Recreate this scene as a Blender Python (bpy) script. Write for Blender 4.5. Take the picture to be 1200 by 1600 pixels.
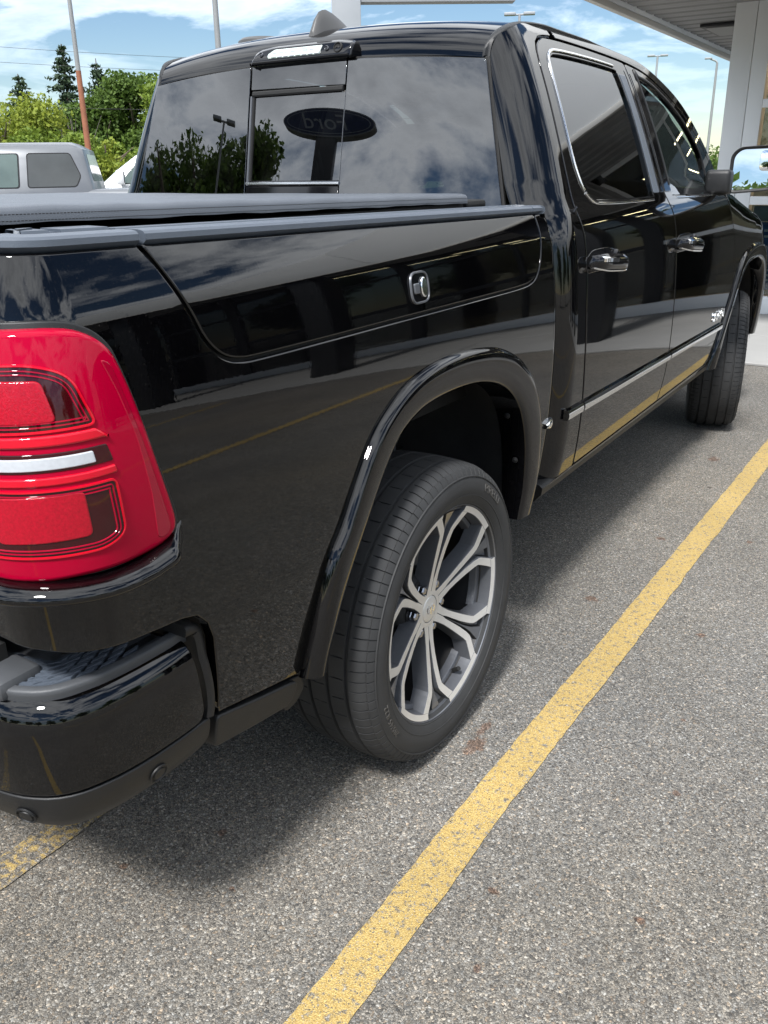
import bpy, bmesh, math, random
import numpy as np
from mathutils import Vector, Matrix
from mathutils.geometry import delaunay_2d_cdt
PI = math.pi
rad = math.radians
random.seed(7)
rng = np.random.default_rng(7)

# ------------------------------------------------------------------ camera, sky, sun, exposure
scene = bpy.context.scene
COL = scene.collection
for _o in list(bpy.data.objects):
    bpy.data.objects.remove(_o, do_unlink=True)

cam_d = bpy.data.cameras.new('camera')
cam = bpy.data.objects.new('camera', cam_d)
COL.objects.link(cam)
cam_d.sensor_fit = 'VERTICAL'
cam_d.sensor_height = 36.0
cam_d.lens = 36.0 * 1354.86 / 1600.0
cam_d.clip_start = 0.05
cam_d.clip_end = 3000.0
CAM = Vector((1.96655, -1.79730, 1.49066))
YAW, PITCH, ROLL = rad(32.5945), rad(21.3918), rad(-0.7918)
_f = Vector((-math.sin(YAW) * math.cos(PITCH), math.cos(YAW) * math.cos(PITCH), -math.sin(PITCH)))
_r = Vector((math.cos(YAW), math.sin(YAW), 0))
_u = _r.cross(_f)
_r2 = _r * math.cos(ROLL) + _u * math.sin(ROLL)
_u2 = _u * math.cos(ROLL) - _r * math.sin(ROLL)
_m = Matrix((_r2, _u2, -_f)).transposed().to_4x4()
_m.translation = CAM
cam.matrix_world = _m
scene.camera = cam

SUN_EL, SUN_AZ = rad(54), rad(168)      # azimuth of the sun, clockwise from +Y
world = bpy.data.worlds.new('World')
scene.world = world
world.use_nodes = True
wn, wl = world.node_tree.nodes, world.node_tree.links
wn.clear()
w_out = wn.new('ShaderNodeOutputWorld')
w_bg = wn.new('ShaderNodeBackground')
w_bg.inputs['Strength'].default_value = 0.053
sky = wn.new('ShaderNodeTexSky')
sky.sky_type = 'NISHITA'
sky.sun_disc = False
sky.sun_elevation = SUN_EL
sky.sun_rotation = SUN_AZ
sky.air_density = 1.0
sky.dust_density = 0.1
sky.ozone_density = 2.4
# broken fair-weather cloud: noise on a flat layer above the place, thinning the blue
tc = wn.new('ShaderNodeTexCoord')
sep = wn.new('ShaderNodeSeparateXYZ')
wl.new(tc.outputs['Generated'], sep.inputs[0])
zc = wn.new('ShaderNodeMath'); zc.operation = 'MAXIMUM'; zc.inputs[1].default_value = 0.0
wl.new(sep.outputs['Z'], zc.inputs[0])
za = wn.new('ShaderNodeMath'); za.operation = 'ADD'; za.inputs[1].default_value = 0.12
wl.new(zc.outputs[0], za.inputs[0])
dx = wn.new('ShaderNodeMath'); dx.operation = 'DIVIDE'
dy = wn.new('ShaderNodeMath'); dy.operation = 'DIVIDE'
wl.new(sep.outputs['X'], dx.inputs[0]); wl.new(za.outputs[0], dx.inputs[1])
wl.new(sep.outputs['Y'], dy.inputs[0]); wl.new(za.outputs[0], dy.inputs[1])
cmb = wn.new('ShaderNodeCombineXYZ')
wl.new(dx.outputs[0], cmb.inputs['X']); wl.new(dy.outputs[0], cmb.inputs['Y'])
cmb.inputs['Z'].default_value = 2.6
cn = wn.new('ShaderNodeTexNoise')
cn.inputs['Scale'].default_value = 1.35
cn.inputs['Detail'].default_value = 9.0
cn.inputs['Roughness'].default_value = 0.58
cn.inputs['Distortion'].default_value = 0.35
wl.new(cmb.outputs[0], cn.inputs['Vector'])
cr = wn.new('ShaderNodeValToRGB')
cr.color_ramp.elements[0].position = 0.455
cr.color_ramp.elements[1].position = 0.56
wl.new(cn.outputs['Fac'], cr.inputs[0])
# cloud brightness: thick middles greyer than the thin lit rims
cr2 = wn.new('ShaderNodeValToRGB')
e = cr2.color_ramp.elements
e[0].position = 0.52; e[0].color = (21.5, 22.3, 23.2, 1)
e[1].position = 0.74; e[1].color = (8.8, 9.3, 10.2, 1)
wl.new(cn.outputs['Fac'], cr2.inputs[0])
mx = wn.new('ShaderNodeMix'); mx.data_type = 'RGBA'
# clouds melt into the haze towards the horizon
hz = wn.new('ShaderNodeMapRange'); hz.interpolation_type = 'SMOOTHSTEP'
hz.inputs['From Min'].default_value = 0.03; hz.inputs['From Max'].default_value = 0.36
hz.inputs['To Min'].default_value = 0.04; hz.inputs['To Max'].default_value = 1.0
wl.new(sep.outputs['Z'], hz.inputs['Value'])
hm = wn.new('ShaderNodeMath'); hm.operation = 'MULTIPLY'
wl.new(cr.outputs['Color'], hm.inputs[0]); wl.new(hz.outputs[0], hm.inputs[1])
hs_ = wn.new('ShaderNodeHueSaturation'); hs_.inputs['Saturation'].default_value = 1.1
wl.new(sky.outputs[0], hs_.inputs['Color'])
wl.new(hm.outputs[0], mx.inputs[0])
wl.new(hs_.outputs[0], mx.inputs[6])
wl.new(cr2.outputs['Color'], mx.inputs[7])
wl.new(mx.outputs[2], w_bg.inputs['Color'])
wl.new(w_bg.outputs[0], w_out.inputs['Surface'])

sun_d = bpy.data.lights.new('sun', 'SUN')
sun_d.energy = 3.0
sun_d.angle = rad(9)
sun_d.color = (1.0, 0.985, 0.965)
sun = bpy.data.objects.new('sun', sun_d)
COL.objects.link(sun)
_sd = Vector((math.sin(SUN_AZ) * math.cos(SUN_EL), math.cos(SUN_AZ) * math.cos(SUN_EL), math.sin(SUN_EL)))
sun.rotation_euler = _sd.to_track_quat('Z', 'Y').to_euler()
sun.location = _sd * 60

vs = scene.view_settings
vs.view_transform = 'Standard'
vs.look = 'None'
vs.gamma = 1.0
vs.use_curve_mapping = False
vs.exposure = 1.18
scene.cycles.use_denoising = True
scene.cycles.max_bounces = 9
scene.cycles.glossy_bounces = 5
scene.cycles.transparent_max_bounces = 16
scene.cycles.transmission_bounces = 6
scene.cycles.caustics_reflective = False
scene.cycles.caustics_refractive = False

# ------------------------------------------------------------------ materials
MATS = {}
def new_mat(name):
    m = bpy.data.materials.new(name)
    m.use_nodes = True
    m.node_tree.nodes.clear()
    out = m.node_tree.nodes.new('ShaderNodeOutputMaterial')
    MATS[name] = m
    return m, m.node_tree.nodes, m.node_tree.links, out

def pbr(name, col, rough=0.5, metal=0.0, ior=1.5, coat=0.0, var=0.06, vscale=12.0, bump=0.0, bscale=200.0, rvar=0.05, coat_rough=0.02, spec=None, emit=None, detail=4.0):
    m, n, l, out = new_mat(name)
    b = n.new('ShaderNodeBsdfPrincipled')
    tcn = n.new('ShaderNodeTexCoord')
    nz = n.new('ShaderNodeTexNoise')
    nz.inputs['Scale'].default_value = vscale
    nz.inputs['Detail'].default_value = detail
    l.new(tcn.outputs['Object'], nz.inputs['Vector'])
    mixc = n.new('ShaderNodeMix'); mixc.data_type = 'RGBA'
    l.new(nz.outputs['Fac'], mixc.inputs[0])
    c = np.array(col)
    mixc.inputs[6].default_value = (*np.clip(c * (1 - var), 0, 1), 1)
    mixc.inputs[7].default_value = (*np.clip(c * (1 + var), 0, 1), 1)
    l.new(mixc.outputs[2], b.inputs['Base Color'])
    mr = n.new('ShaderNodeMapRange')
    mr.inputs['To Min'].default_value = max(rough - rvar, 0.0)
    mr.inputs['To Max'].default_value = min(rough + rvar, 1.0)
    l.new(nz.outputs['Fac'], mr.inputs['Value'])
    l.new(mr.outputs[0], b.inputs['Roughness'])
    b.inputs['Metallic'].default_value = metal
    b.inputs['IOR'].default_value = ior
    b.inputs['Coat Weight'].default_value = coat
    b.inputs['Coat Roughness'].default_value = coat_rough
    if spec is not None:
        b.inputs['Specular IOR Level'].default_value = spec
    if emit:
        b.inputs['Emission Color'].default_value = (*emit[0], 1)
        b.inputs['Emission Strength'].default_value = emit[1]
    if bump > 0:
        n2 = n.new('ShaderNodeTexNoise')
        n2.inputs['Scale'].default_value = bscale
        n2.inputs['Detail'].default_value = 3
        l.new(tcn.outputs['Object'], n2.inputs['Vector'])
        bp = n.new('ShaderNodeBump')
        bp.inputs['Strength'].default_value = bump
        bp.inputs['Distance'].default_value = 0.002
        l.new(n2.outputs['Fac'], bp.inputs['Height'])
        l.new(bp.outputs[0], b.inputs['Normal'])
    l.new(b.outputs[0], out.inputs[0])
    return m

def glass_mat(name, tint, ior=1.6, rough=0.0):
    m, n, l, out = new_mat(name)
    fr = n.new('ShaderNodeFresnel'); fr.inputs['IOR'].default_value = ior
    tr = n.new('ShaderNodeBsdfTransparent'); tr.inputs['Color'].default_value = (*tint, 1)
    gl = n.new('ShaderNodeBsdfGlossy'); gl.inputs['Roughness'].default_value = rough
    gl.inputs['Color'].default_value = (0.95, 0.97, 1.0, 1)
    ms = n.new('ShaderNodeMixShader')
    l.new(fr.outputs[0], ms.inputs[0]); l.new(tr.outputs[0], ms.inputs[1]); l.new(gl.outputs[0], ms.inputs[2])
    # a trace of dust on the pane
    tcn = n.new('ShaderNodeTexCoord')
    nz = n.new('ShaderNodeTexNoise'); nz.inputs['Scale'].default_value = 9; nz.inputs['Detail'].default_value = 8
    l.new(tcn.outputs['Object'], nz.inputs['Vector'])
    mr = n.new('ShaderNodeMapRange'); mr.inputs['From Min'].default_value = 0.45; mr.inputs['To Min'].default_value = 0.0; mr.inputs['To Max'].default_value = 0.012
    l.new(nz.outputs['Fac'], mr.inputs['Value'])
    df = n.new('ShaderNodeBsdfDiffuse'); df.inputs['Color'].default_value = (0.5, 0.5, 0.48, 1)
    m2 = n.new('ShaderNodeMixShader')
    l.new(mr.outputs[0], m2.inputs[0]); l.new(ms.outputs[0], m2.inputs[1]); l.new(df.outputs[0], m2.inputs[2])
    l.new(m2.outputs[0], out.inputs[0])
    return m

def paint_mat():
    m, n, l, out = new_mat('black_paint')
    b = n.new('ShaderNodeBsdfPrincipled')
    tcn = n.new('ShaderNodeTexCoord')
    nz = n.new('ShaderNodeTexNoise'); nz.inputs['Scale'].default_value = 420; nz.inputs['Detail'].default_value = 2
    l.new(tcn.outputs['Object'], nz.inputs['Vector'])
    # settled dust specks
    rmp = n.new('ShaderNodeValToRGB')
    rmp.color_ramp.elements[0].position = 0.66; rmp.color_ramp.elements[0].color = (0.0010, 0.0010, 0.0013, 1)
    rmp.color_ramp.elements[1].position = 0.80; rmp.color_ramp.elements[1].color = (0.028, 0.026, 0.024, 1)
    l.new(nz.outputs['Fac'], rmp.inputs[0])
    n2 = n.new('ShaderNodeTexNoise'); n2.inputs['Scale'].default_value = 3.0; n2.inputs['Detail'].default_value = 5
    l.new(tcn.outputs['Object'], n2.inputs['Vector'])
    mr = n.new('ShaderNodeMapRange'); mr.inputs['From Min'].default_value = 0.35; mr.inputs['From Max'].default_value = 0.7
    mr.inputs['To Min'].default_value = 0.012; mr.inputs['To Max'].default_value = 0.035
    l.new(n2.outputs['Fac'], mr.inputs['Value'])
    l.new(rmp.outputs[0], b.inputs['Base Color'])
    l.new(mr.outputs[0], b.inputs['Roughness'])
    b.inputs['IOR'].default_value = 1.53
    # slight orange peel
    n3 = n.new('ShaderNodeTexNoise'); n3.inputs['Scale'].default_value = 170; n3.inputs['Detail'].default_value = 1
    l.new(tcn.outputs['Object'], n3.inputs['Vector'])
    bp = n.new('ShaderNodeBump'); bp.inputs['Strength'].default_value = 0.012; bp.inputs['Distance'].default_value = 0.001
    l.new(n3.outputs['Fac'], bp.inputs['Height'])
    l.new(bp.outputs[0], b.inputs['Normal'])
    l.new(b.outputs[0], out.inputs[0])
    return m

def stone_nodes(n, l, vec, scale):
    """random stone tone, stone edge mask and relief for exposed aggregate"""
    v = n.new('ShaderNodeTexVoronoi'); v.inputs['Scale'].default_value = scale
    v.inputs['Randomness'].default_value = 1.0
    l.new(vec, v.inputs['Vector'])
    ve = n.new('ShaderNodeTexVoronoi'); ve.feature = 'DISTANCE_TO_EDGE'; ve.inputs['Scale'].default_value = scale
    l.new(vec, ve.inputs['Vector'])
    sp = n.new('ShaderNodeSeparateColor')
    l.new(v.outputs['Color'], sp.inputs[0])
    return sp, ve, v

def ramp(n, l, src, pts):
    r = n.new('ShaderNodeValToRGB')
    els = r.color_ramp.elements
    while len(els) < len(pts):
        els.new(0.5)
    for el, (p, c) in zip(els, pts):
        el.position = p
        el.color = (*c, 1) if len(c) == 3 else c
    l.new(src, r.inputs[0])
    return r

def mixc(n, l, fac, a, b, mode='MIX'):
    m = n.new('ShaderNodeMix'); m.data_type = 'RGBA'; m.blend_type = mode
    if isinstance(fac, float): m.inputs[0].default_value = fac
    else: l.new(fac, m.inputs[0])
    for i, s in ((6, a), (7, b)):
        if isinstance(s, tuple): m.inputs[i].default_value = (*s, 1)
        else: l.new(s, m.inputs[i])
    return m.outputs[2]

STAINS = [(1.090, 0.030, 0.035, 0.055), (1.075, 0.110, 0.018, 0.05), (1.47, 0.98, 0.02, 0.02), (0.72, -0.60, 0.014, 0.016), (0.60, -0.80, 0.016, 0.014),
          (1.36, -0.42, 0.016, 0.014), (1.30, -0.90, 0.012, 0.02), (1.62, 0.12, 0.018, 0.016), (1.66, -0.33, 0.014, 0.014), (1.06, 1.05, 0.03, 0.03), (1.05, 3.0, 0.04, 0.05), (1.55, 0.45, 0.012, 0.012), (1.42, -0.62, 0.011, 0.015), (0.86, -0.72, 0.013, 0.011), (1.75, 0.75, 0.014, 0.012), (1.12, 1.75, 0.028, 0.022), (1.45, 1.9, 0.02, 0.02)]
def asphalt_mat(name='asphalt', painted=0.0):
    m, n, l, out = new_mat(name)
    b = n.new('ShaderNodeBsdfPrincipled')
    geo = n.new('ShaderNodeNewGeometry')
    pos = geo.outputs['Position']
    wob = n.new('ShaderNodeTexNoise'); wob.inputs['Scale'].default_value = 90; wob.inputs['Detail'].default_value = 2
    l.new(pos, wob.inputs['Vector'])
    vadd = n.new('ShaderNodeVectorMath'); vadd.operation = 'MULTIPLY_ADD'
    l.new(wob.outputs['Color'], vadd.inputs[0]); vadd.inputs[1].default_value = (0.0045, 0.0045, 0.0); l.new(pos, vadd.inputs[2])
    sp, ve, v = stone_nodes(n, l, vadd.outputs[0], 200)
    sp2, ve2, v2 = stone_nodes(n, l, vadd.outputs[0], 390)
    tone = ramp(n, l, sp.outputs[0], [(0.0, (0.085, 0.084, 0.084)), (0.2, (0.18, 0.177, 0.173)), (0.5, (0.27, 0.262, 0.252)), (0.8, (0.355, 0.343, 0.326)), (1.0, (0.58, 0.565, 0.54))])
    tone2 = ramp(n, l, sp2.outputs[0], [(0.0, (0.07, 0.07, 0.071)), (0.4, (0.18, 0.176, 0.171)), (0.8, (0.30, 0.290, 0.277)), (1.0, (0.50, 0.484, 0.46))])
    tint = ramp(n, l, sp.outputs[1], [(0.0, (0.92, 0.98, 1.06)), (0.55, (1, 1, 1)), (0.86, (1.05, 1.0, 0.94)), (1.0, (1.16, 1.0, 0.86))])
    stones = mixc(n, l, 1.0, tone.outputs[0], tint.outputs[0], 'MULTIPLY')
    # fine matrix between the larger stones
    fine = n.new('ShaderNodeMath'); fine.operation = 'GREATER_THAN'; fine.inputs[1].default_value = 0.55
    l.new(sp.outputs[2], fine.inputs[0])
    col = mixc(n, l, fine.outputs[0], stones, tone2.outputs[0])
    edge = ramp(n, l, ve.outputs['Distance'], [(0.0, (0.52, 0.52, 0.52)), (0.10, (1, 1, 1))])
    col = mixc(n, l, 1.0, col, edge.outputs[0], 'MULTIPLY')
    big = n.new('ShaderNodeTexNoise'); big.inputs['Scale'].default_value = 1.3; big.inputs['Detail'].default_value = 7; big.inputs['Roughness'].default_value = 0.6
    l.new(pos, big.inputs['Vector'])
    bigr = ramp(n, l, big.outputs['Fac'], [(0.3, (0.545, 0.524, 0.488)), (0.7, (0.74, 0.707, 0.652))])
    col = mixc(n, l, 1.0, col, bigr.outputs[0], 'MULTIPLY')
    hue = n.new('ShaderNodeTexNoise'); hue.inputs['Scale'].default_value = 0.42; hue.inputs['Detail'].default_value = 5
    l.new(pos, hue.inputs['Vector'])
    huer = ramp(n, l, hue.outputs['Fac'], [(0.35, (0.95, 0.975, 1.01)), (0.65, (1.05, 1.02, 0.965))])
    col = mixc(n, l, 1.0, col, huer.outputs[0], 'MULTIPLY')
    # scattered dark pebbles and drips
    vd = n.new('ShaderNodeTexVoronoi'); vd.inputs['Scale'].default_value = 7.0
    l.new(pos, vd.inputs['Vector'])
    vdc = n.new('ShaderNodeSeparateColor'); l.new(vd.outputs['Color'], vdc.inputs[0])
    thr = n.new('ShaderNodeMath'); thr.operation = 'MULTIPLY'; thr.inputs[1].default_value = 0.085
    l.new(vdc.outputs[0], thr.inputs[0])
    lt = n.new('ShaderNodeMath'); lt.operation = 'LESS_THAN'; l.new(vd.outputs['Distance'], lt.inputs[0]); l.new(thr.outputs[0], lt.inputs[1])
    sel = n.new('ShaderNodeMath'); sel.operation = 'GREATER_THAN'; sel.inputs[1].default_value = 0.62; l.new(vdc.outputs[1], sel.inputs[0])
    both_ = n.new('ShaderNodeMath'); both_.operation = 'MULTIPLY'; l.new(lt.outputs[0], both_.inputs[0]); l.new(sel.outputs[0], both_.inputs[1])
    col = mixc(n, l, both_.outputs[0], col, mixc(n, l, 1.0, col, (0.38, 0.36, 0.36), 'MULTIPLY'))
    if painted > 0:
        wear = n.new('ShaderNodeTexNoise'); wear.inputs['Scale'].default_value = 60; wear.inputs['Detail'].default_value = 6; wear.inputs['Roughness'].default_value = 0.7
        l.new(pos, wear.inputs['Vector'])
        wr = ramp(n, l, wear.outputs['Fac'], [(painted - 0.05, (1, 1, 1)), (painted + 0.05, (0, 0, 0))])
        pits = ramp(n, l, sp2.outputs[1], [(0.90, (1, 1, 1)), (0.97, (0, 0, 0))])
        wf = mixc(n, l, 1.0, wr.outputs[0], pits.outputs[0], 'MULTIPLY')
        yel = ramp(n, l, sp2.outputs[2], [(0.0, (0.46, 0.32, 0.11)), (0.5, (0.62, 0.455, 0.17)), (1.0, (0.72, 0.57, 0.26))])
        ye = mixc(n, l, 0.45, yel.outputs[0], mixc(n, l, 1.0, yel.outputs[0], edge.outputs[0], 'MULTIPLY'))
        ye = mixc(n, l, 1.0, ye, bigr.outputs[0], 'MULTIPLY')
        col = mixc(n, l, wf, col, ye)
    else:
        # small rust spills
        sxyz = n.new('ShaderNodeSeparateXYZ'); l.new(pos, sxyz.inputs[0])
        nj = n.new('ShaderNodeTexNoise'); nj.inputs['Scale'].default_value = 34; nj.inputs['Detail'].default_value = 4
        l.new(pos, nj.inputs['Vector'])
        tot = None
        for (x, y, rx, ry) in STAINS:
            sx = n.new('ShaderNodeMath'); sx.operation = 'SUBTRACT'; sx.inputs[1].default_value = x; l.new(sxyz.outputs['X'], sx.inputs[0])
            sx2 = n.new('ShaderNodeMath'); sx2.operation = 'DIVIDE'; sx2.inputs[1].default_value = rx; l.new(sx.outputs[0], sx2.inputs[0])
            sy = n.new('ShaderNodeMath'); sy.operation = 'SUBTRACT'; sy.inputs[1].default_value = y; l.new(sxyz.outputs['Y'], sy.inputs[0])
            sy2 = n.new('ShaderNodeMath'); sy2.operation = 'DIVIDE'; sy2.inputs[1].default_value = ry; l.new(sy.outputs[0], sy2.inputs[0])
            cv = n.new('ShaderNodeCombineXYZ'); l.new(sx2.outputs[0], cv.inputs[0]); l.new(sy2.outputs[0], cv.inputs[1])
            ln = n.new('ShaderNodeVectorMath'); ln.operation = 'LENGTH'; l.new(cv.outputs[0], ln.inputs[0])
            if tot is None: tot = ln.outputs['Value']
            else:
                mn = n.new('ShaderNodeMath'); mn.operation = 'MINIMUM'; l.new(tot, mn.inputs[0]); l.new(ln.outputs['Value'], mn.inputs[1]); tot = mn.outputs[0]
        ad = n.new('ShaderNodeMath'); ad.operation = 'MULTIPLY_ADD'; l.new(nj.outputs['Fac'], ad.inputs[0]); ad.inputs[1].default_value = 1.6; l.new(tot, ad.inputs[2])
        st = ramp(n, l, ad.outputs[0], [(0.0, (0.75, 0.75, 0.75)), (0.85, (0.65, 0.65, 0.65)), (1.0, (0, 0, 0))])
        # ramp domain is 0..1, so shrink the distance first
        sc = n.new('ShaderNodeMath'); sc.operation = 'MULTIPLY'; sc.inputs[1].default_value = 0.62; l.new(ad.outputs[0], sc.inputs[0])
        l.new(sc.outputs[0], st.inputs[0])
        col = mixc(n, l, st.outputs[0], col, mixc(n, l, 1.0, col, (0.66, 0.38, 0.26), 'MULTIPLY'))
    l.new(col, b.inputs['Base Color'])
    b.inputs['Roughness'].default_value = 0.86
    b.inputs['Specular IOR Level'].default_value = 0.3
    hgt = n.new('ShaderNodeMapRange'); hgt.inputs['From Max'].default_value = 0.35
    l.new(ve.outputs['Distance'], hgt.inputs['Value'])
    bp = n.new('ShaderNodeBump'); bp.inputs['Strength'].default_value = 0.5 if painted == 0 else 0.45; bp.inputs['Distance'].default_value = 0.004
    l.new(hgt.outputs[0], bp.inputs['Height'])
    l.new(bp.outputs[0], b.inputs['Normal'])
    l.new(b.outputs[0], out.inputs[0])
    return m

paint_mat()
asphalt_mat('asphalt')
asphalt_mat('yellow_paint', 0.585)
asphalt_mat('faded_yellow_paint', 0.47)
pbr('concrete', (0.27, 0.267, 0.258), 0.9, var=0.14, vscale=2.5, bump=0.4, bscale=120, detail=9)
pbr('grass', (0.06, 0.10, 0.025), 0.95, var=0.4, vscale=1.2, bump=0.5, bscale=40, detail=8)
pbr('plastic', (0.0062, 0.0065, 0.0072), 0.5, var=0.12, vscale=30, bump=0.22, bscale=900)
pbr('plastic_rail', (0.070, 0.084, 0.106), 0.42, var=0.10, vscale=30, bump=0.25, bscale=900)
pbr('fin_plastic', (0.06, 0.059, 0.058), 0.42, var=0.06, vscale=20)
pbr('step_plastic', (0.05, 0.053, 0.058), 0.5, var=0.1, vscale=30, bump=0.2, bscale=900)
pbr('rubber', (0.0205, 0.021, 0.022), 0.72, var=0.35, vscale=22, bump=0.12, bscale=500, detail=8)
pbr('rubber_letter', (0.052, 0.049, 0.045), 0.6, var=0.2, vscale=40)
pbr('matte_black', (0.006, 0.006, 0.006), 0.75, var=0.3, vscale=15)
pbr('liner', (0.026, 0.0255, 0.025), 0.8, var=0.4, vscale=18, bump=0.5, bscale=160)
pbr('gloss_black', (0.004, 0.004, 0.005), 0.06, var=0.1, vscale=20, rvar=0.02)
pbr('vinyl', (0.072, 0.082, 0.098), 0.46, var=0.10, vscale=14, bump=0.30, bscale=700)
pbr('chrome', (0.86, 0.87, 0.88), 0.06, 1.0, var=0.03, vscale=10, rvar=0.03)
pbr('nut_chrome', (0.42, 0.42, 0.43), 0.22, 1.0, var=0.05, vscale=40)
pbr('satin_chrome', (0.72, 0.73, 0.74), 0.16, 1.0, var=0.04, vscale=10, rvar=0.04)
pbr('machined', (0.68, 0.67, 0.65), 0.40, 0.55, var=0.06, vscale=60, rvar=0.06)
pbr('gunmetal', (0.10, 0.105, 0.117), 0.36, 0.35, coat=0.6, var=0.08, vscale=60)
pbr('wheel_dark', (0.016, 0.016, 0.017), 0.55, 0.2, var=0.3, vscale=30)
pbr('steel_disc', (0.22, 0.215, 0.21), 0.42, 1.0, var=0.15, vscale=30)
pbr('lens_red', (0.33, 0.0002, 0.020), 0.02, coat=0.0, spec=0.17, var=0.05, vscale=6, rvar=0.02, emit=((0.0, 0.0, 0.0), 0.0))
pbr('lens_red_deep', (0.27, 0.001, 0.018), 0.04, coat=0.0, var=0.06, vscale=30, rvar=0.02)
pbr('lens_maroon', (0.030, 0.0012, 0.0030), 0.04, coat=0.0, var=0.15, vscale=40, rvar=0.02)
pbr('lens_bright', (0.50, 0.002, 0.016), 0.04, coat=0.0, var=0.05, vscale=40, rvar=0.02)
pbr('lens_cell', (0.33, 0.001, 0.013), 0.04, coat=0.0, var=0.45, vscale=260, rvar=0.02, bump=0.22, bscale=420)
pbr('lens_white', (0.42, 0.44, 0.47), 0.12, coat=1.0, var=0.12, vscale=150, rvar=0.02)
pbr('lens_clear', (0.48, 0.55, 0.50), 0.08, 0.35, coat=1.0, var=0.35, vscale=120, rvar=0.03)
glass_mat('tint_glass', (0.055, 0.06, 0.062), 1.72)
glass_mat('rear_glass', (0.075, 0.082, 0.086), 2.0)
glass_mat('door_glass', (0.42, 0.50, 0.48), 1.62)
glass_mat('shop_glass', (0.62, 0.68, 0.68), 1.65)
pbr('car_glass', (0.07, 0.10, 0.095), 0.05, coat=0.0, var=0.5, vscale=2.2)
pbr('mirror_glass', (0.80, 0.82, 0.84), 0.005, 1.0, var=0.01, rvar=0.002)
pbr('seat_leather', (0.05, 0.045, 0.042), 0.5, var=0.15, vscale=20)
pbr('headliner', (0.20, 0.19, 0.18), 0.9, var=0.1, vscale=20)
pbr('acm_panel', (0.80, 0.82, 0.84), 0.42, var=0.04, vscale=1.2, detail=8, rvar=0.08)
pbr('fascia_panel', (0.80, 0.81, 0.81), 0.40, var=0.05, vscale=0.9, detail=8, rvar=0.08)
pbr('fascia_trim', (0.62, 0.60, 0.56), 0.5, var=0.08, vscale=3, detail=7)
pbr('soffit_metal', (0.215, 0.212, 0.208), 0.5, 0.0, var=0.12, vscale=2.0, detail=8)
pbr('dark_metal', (0.02, 0.021, 0.023), 0.45, 0.3, var=0.15, vscale=5)
pbr('shop_wall', (0.10, 0.10, 0.105), 0.8, var=0.2, vscale=1)
pbr('shop_floor', (0.20, 0.19, 0.18), 0.3, var=0.15, vscale=1)
pbr('tube_light', (0.9, 0.8, 0.6), 0.4, emit=((1.0, 0.74, 0.42), 14.0))
pbr('poster_blue', (0.020, 0.10, 0.32), 0.5, var=0.65, vscale=3.2, detail=7)
pbr('poster_photo', (0.26, 0.27, 0.27), 0.5, var=0.7, vscale=5.0, detail=5)
pbr('pole_grey', (0.24, 0.245, 0.245), 0.5, 0.2, var=0.15, vscale=3, detail=8)
pbr('pole_white', (0.26, 0.275, 0.29), 0.45, var=0.08, vscale=3, detail=8)
pbr('pole_rust', (0.25, 0.095, 0.05), 0.75, var=0.35, vscale=4, detail=9, bump=0.3, bscale=50)
pbr('sign_blue', (0.004, 0.009, 0.035), 0.25, var=0.08, vscale=2)
pbr('sign_silver', (0.16, 0.165, 0.175), 0.4, var=0.05)
pbr('sign_white', (0.80, 0.80, 0.80), 0.35, var=0.03)
pbr('wire', (0.02, 0.02, 0.02), 0.6)
pbr('bark', (0.11, 0.085, 0.065), 0.95, var=0.4, vscale=14, bump=0.6, bscale=40, detail=8)
pbr('dead_bark', (0.14, 0.12, 0.11), 0.95, var=0.3, vscale=14)
pbr('grey_car_paint', (0.12, 0.128, 0.14), 0.35, 0.25, coat=0.3, var=0.04, vscale=4)
pbr('white_car_paint', (0.70, 0.71, 0.72), 0.3, coat=1.0, var=0.03, vscale=4)

def leaf_mat(name, c1, c2, trans=0.35):
    m, n, l, out = new_mat(name)
    b = n.new('ShaderNodeBsdfPrincipled')
    oi = n.new('ShaderNodeNewGeometry')
    nz = n.new('ShaderNodeTexNoise'); nz.inputs['Scale'].default_value = 1.1; nz.inputs['Detail'].default_value = 6
    l.new(oi.outputs['Position'], nz.inputs['Vector'])
    ad = n.new('ShaderNodeMath'); ad.operation = 'MULTIPLY_ADD'; ad.inputs[1].default_value = 0.6; ad.inputs[2].default_value = -0.08
    l.new(oi.outputs['Random Per Island'], ad.inputs[0])
    ad2 = n.new('ShaderNodeMath'); ad2.operation = 'MULTIPLY_ADD'; ad2.inputs[1].default_value = 0.5
    l.new(nz.outputs['Fac'], ad2.inputs[0]); l.new(ad.outputs[0], ad2.inputs[2])
    mx_ = mixc(n, l, ad2.outputs[0], c1, c2)
    l.new(mx_, b.inputs['Base Color'])
    b.inputs['Roughness'].default_value = 0.6
    b.inputs['Specular IOR Level'].default_value = 0.25
    t = n.new('ShaderNodeBsdfTranslucent'); l.new(mx_, t.inputs['Color'])
    ms = n.new('ShaderNodeMixShader'); ms.inputs[0].default_value = trans
    l.new(b.outputs[0], ms.inputs[1]); l.new(t.outputs[0], ms.inputs[2])
    l.new(ms.outputs[0], out.inputs[0])
    return m
leaf_mat('leaf_green', (0.045, 0.085, 0.020), (0.13, 0.20, 0.035))
leaf_mat('leaf_yellow', (0.12, 0.17, 0.022), (0.30, 0.34, 0.045))
leaf_mat('leaf_bush', (0.085, 0.14, 0.022), (0.22, 0.29, 0.04))
leaf_mat('needle', (0.018, 0.036, 0.020), (0.055, 0.085, 0.040), 0.15)

# ------------------------------------------------------------------ mesh helpers
def link(o, parent=None):
    COL.objects.link(o)
    if parent is not None:
        o.parent = parent
    return o

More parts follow.
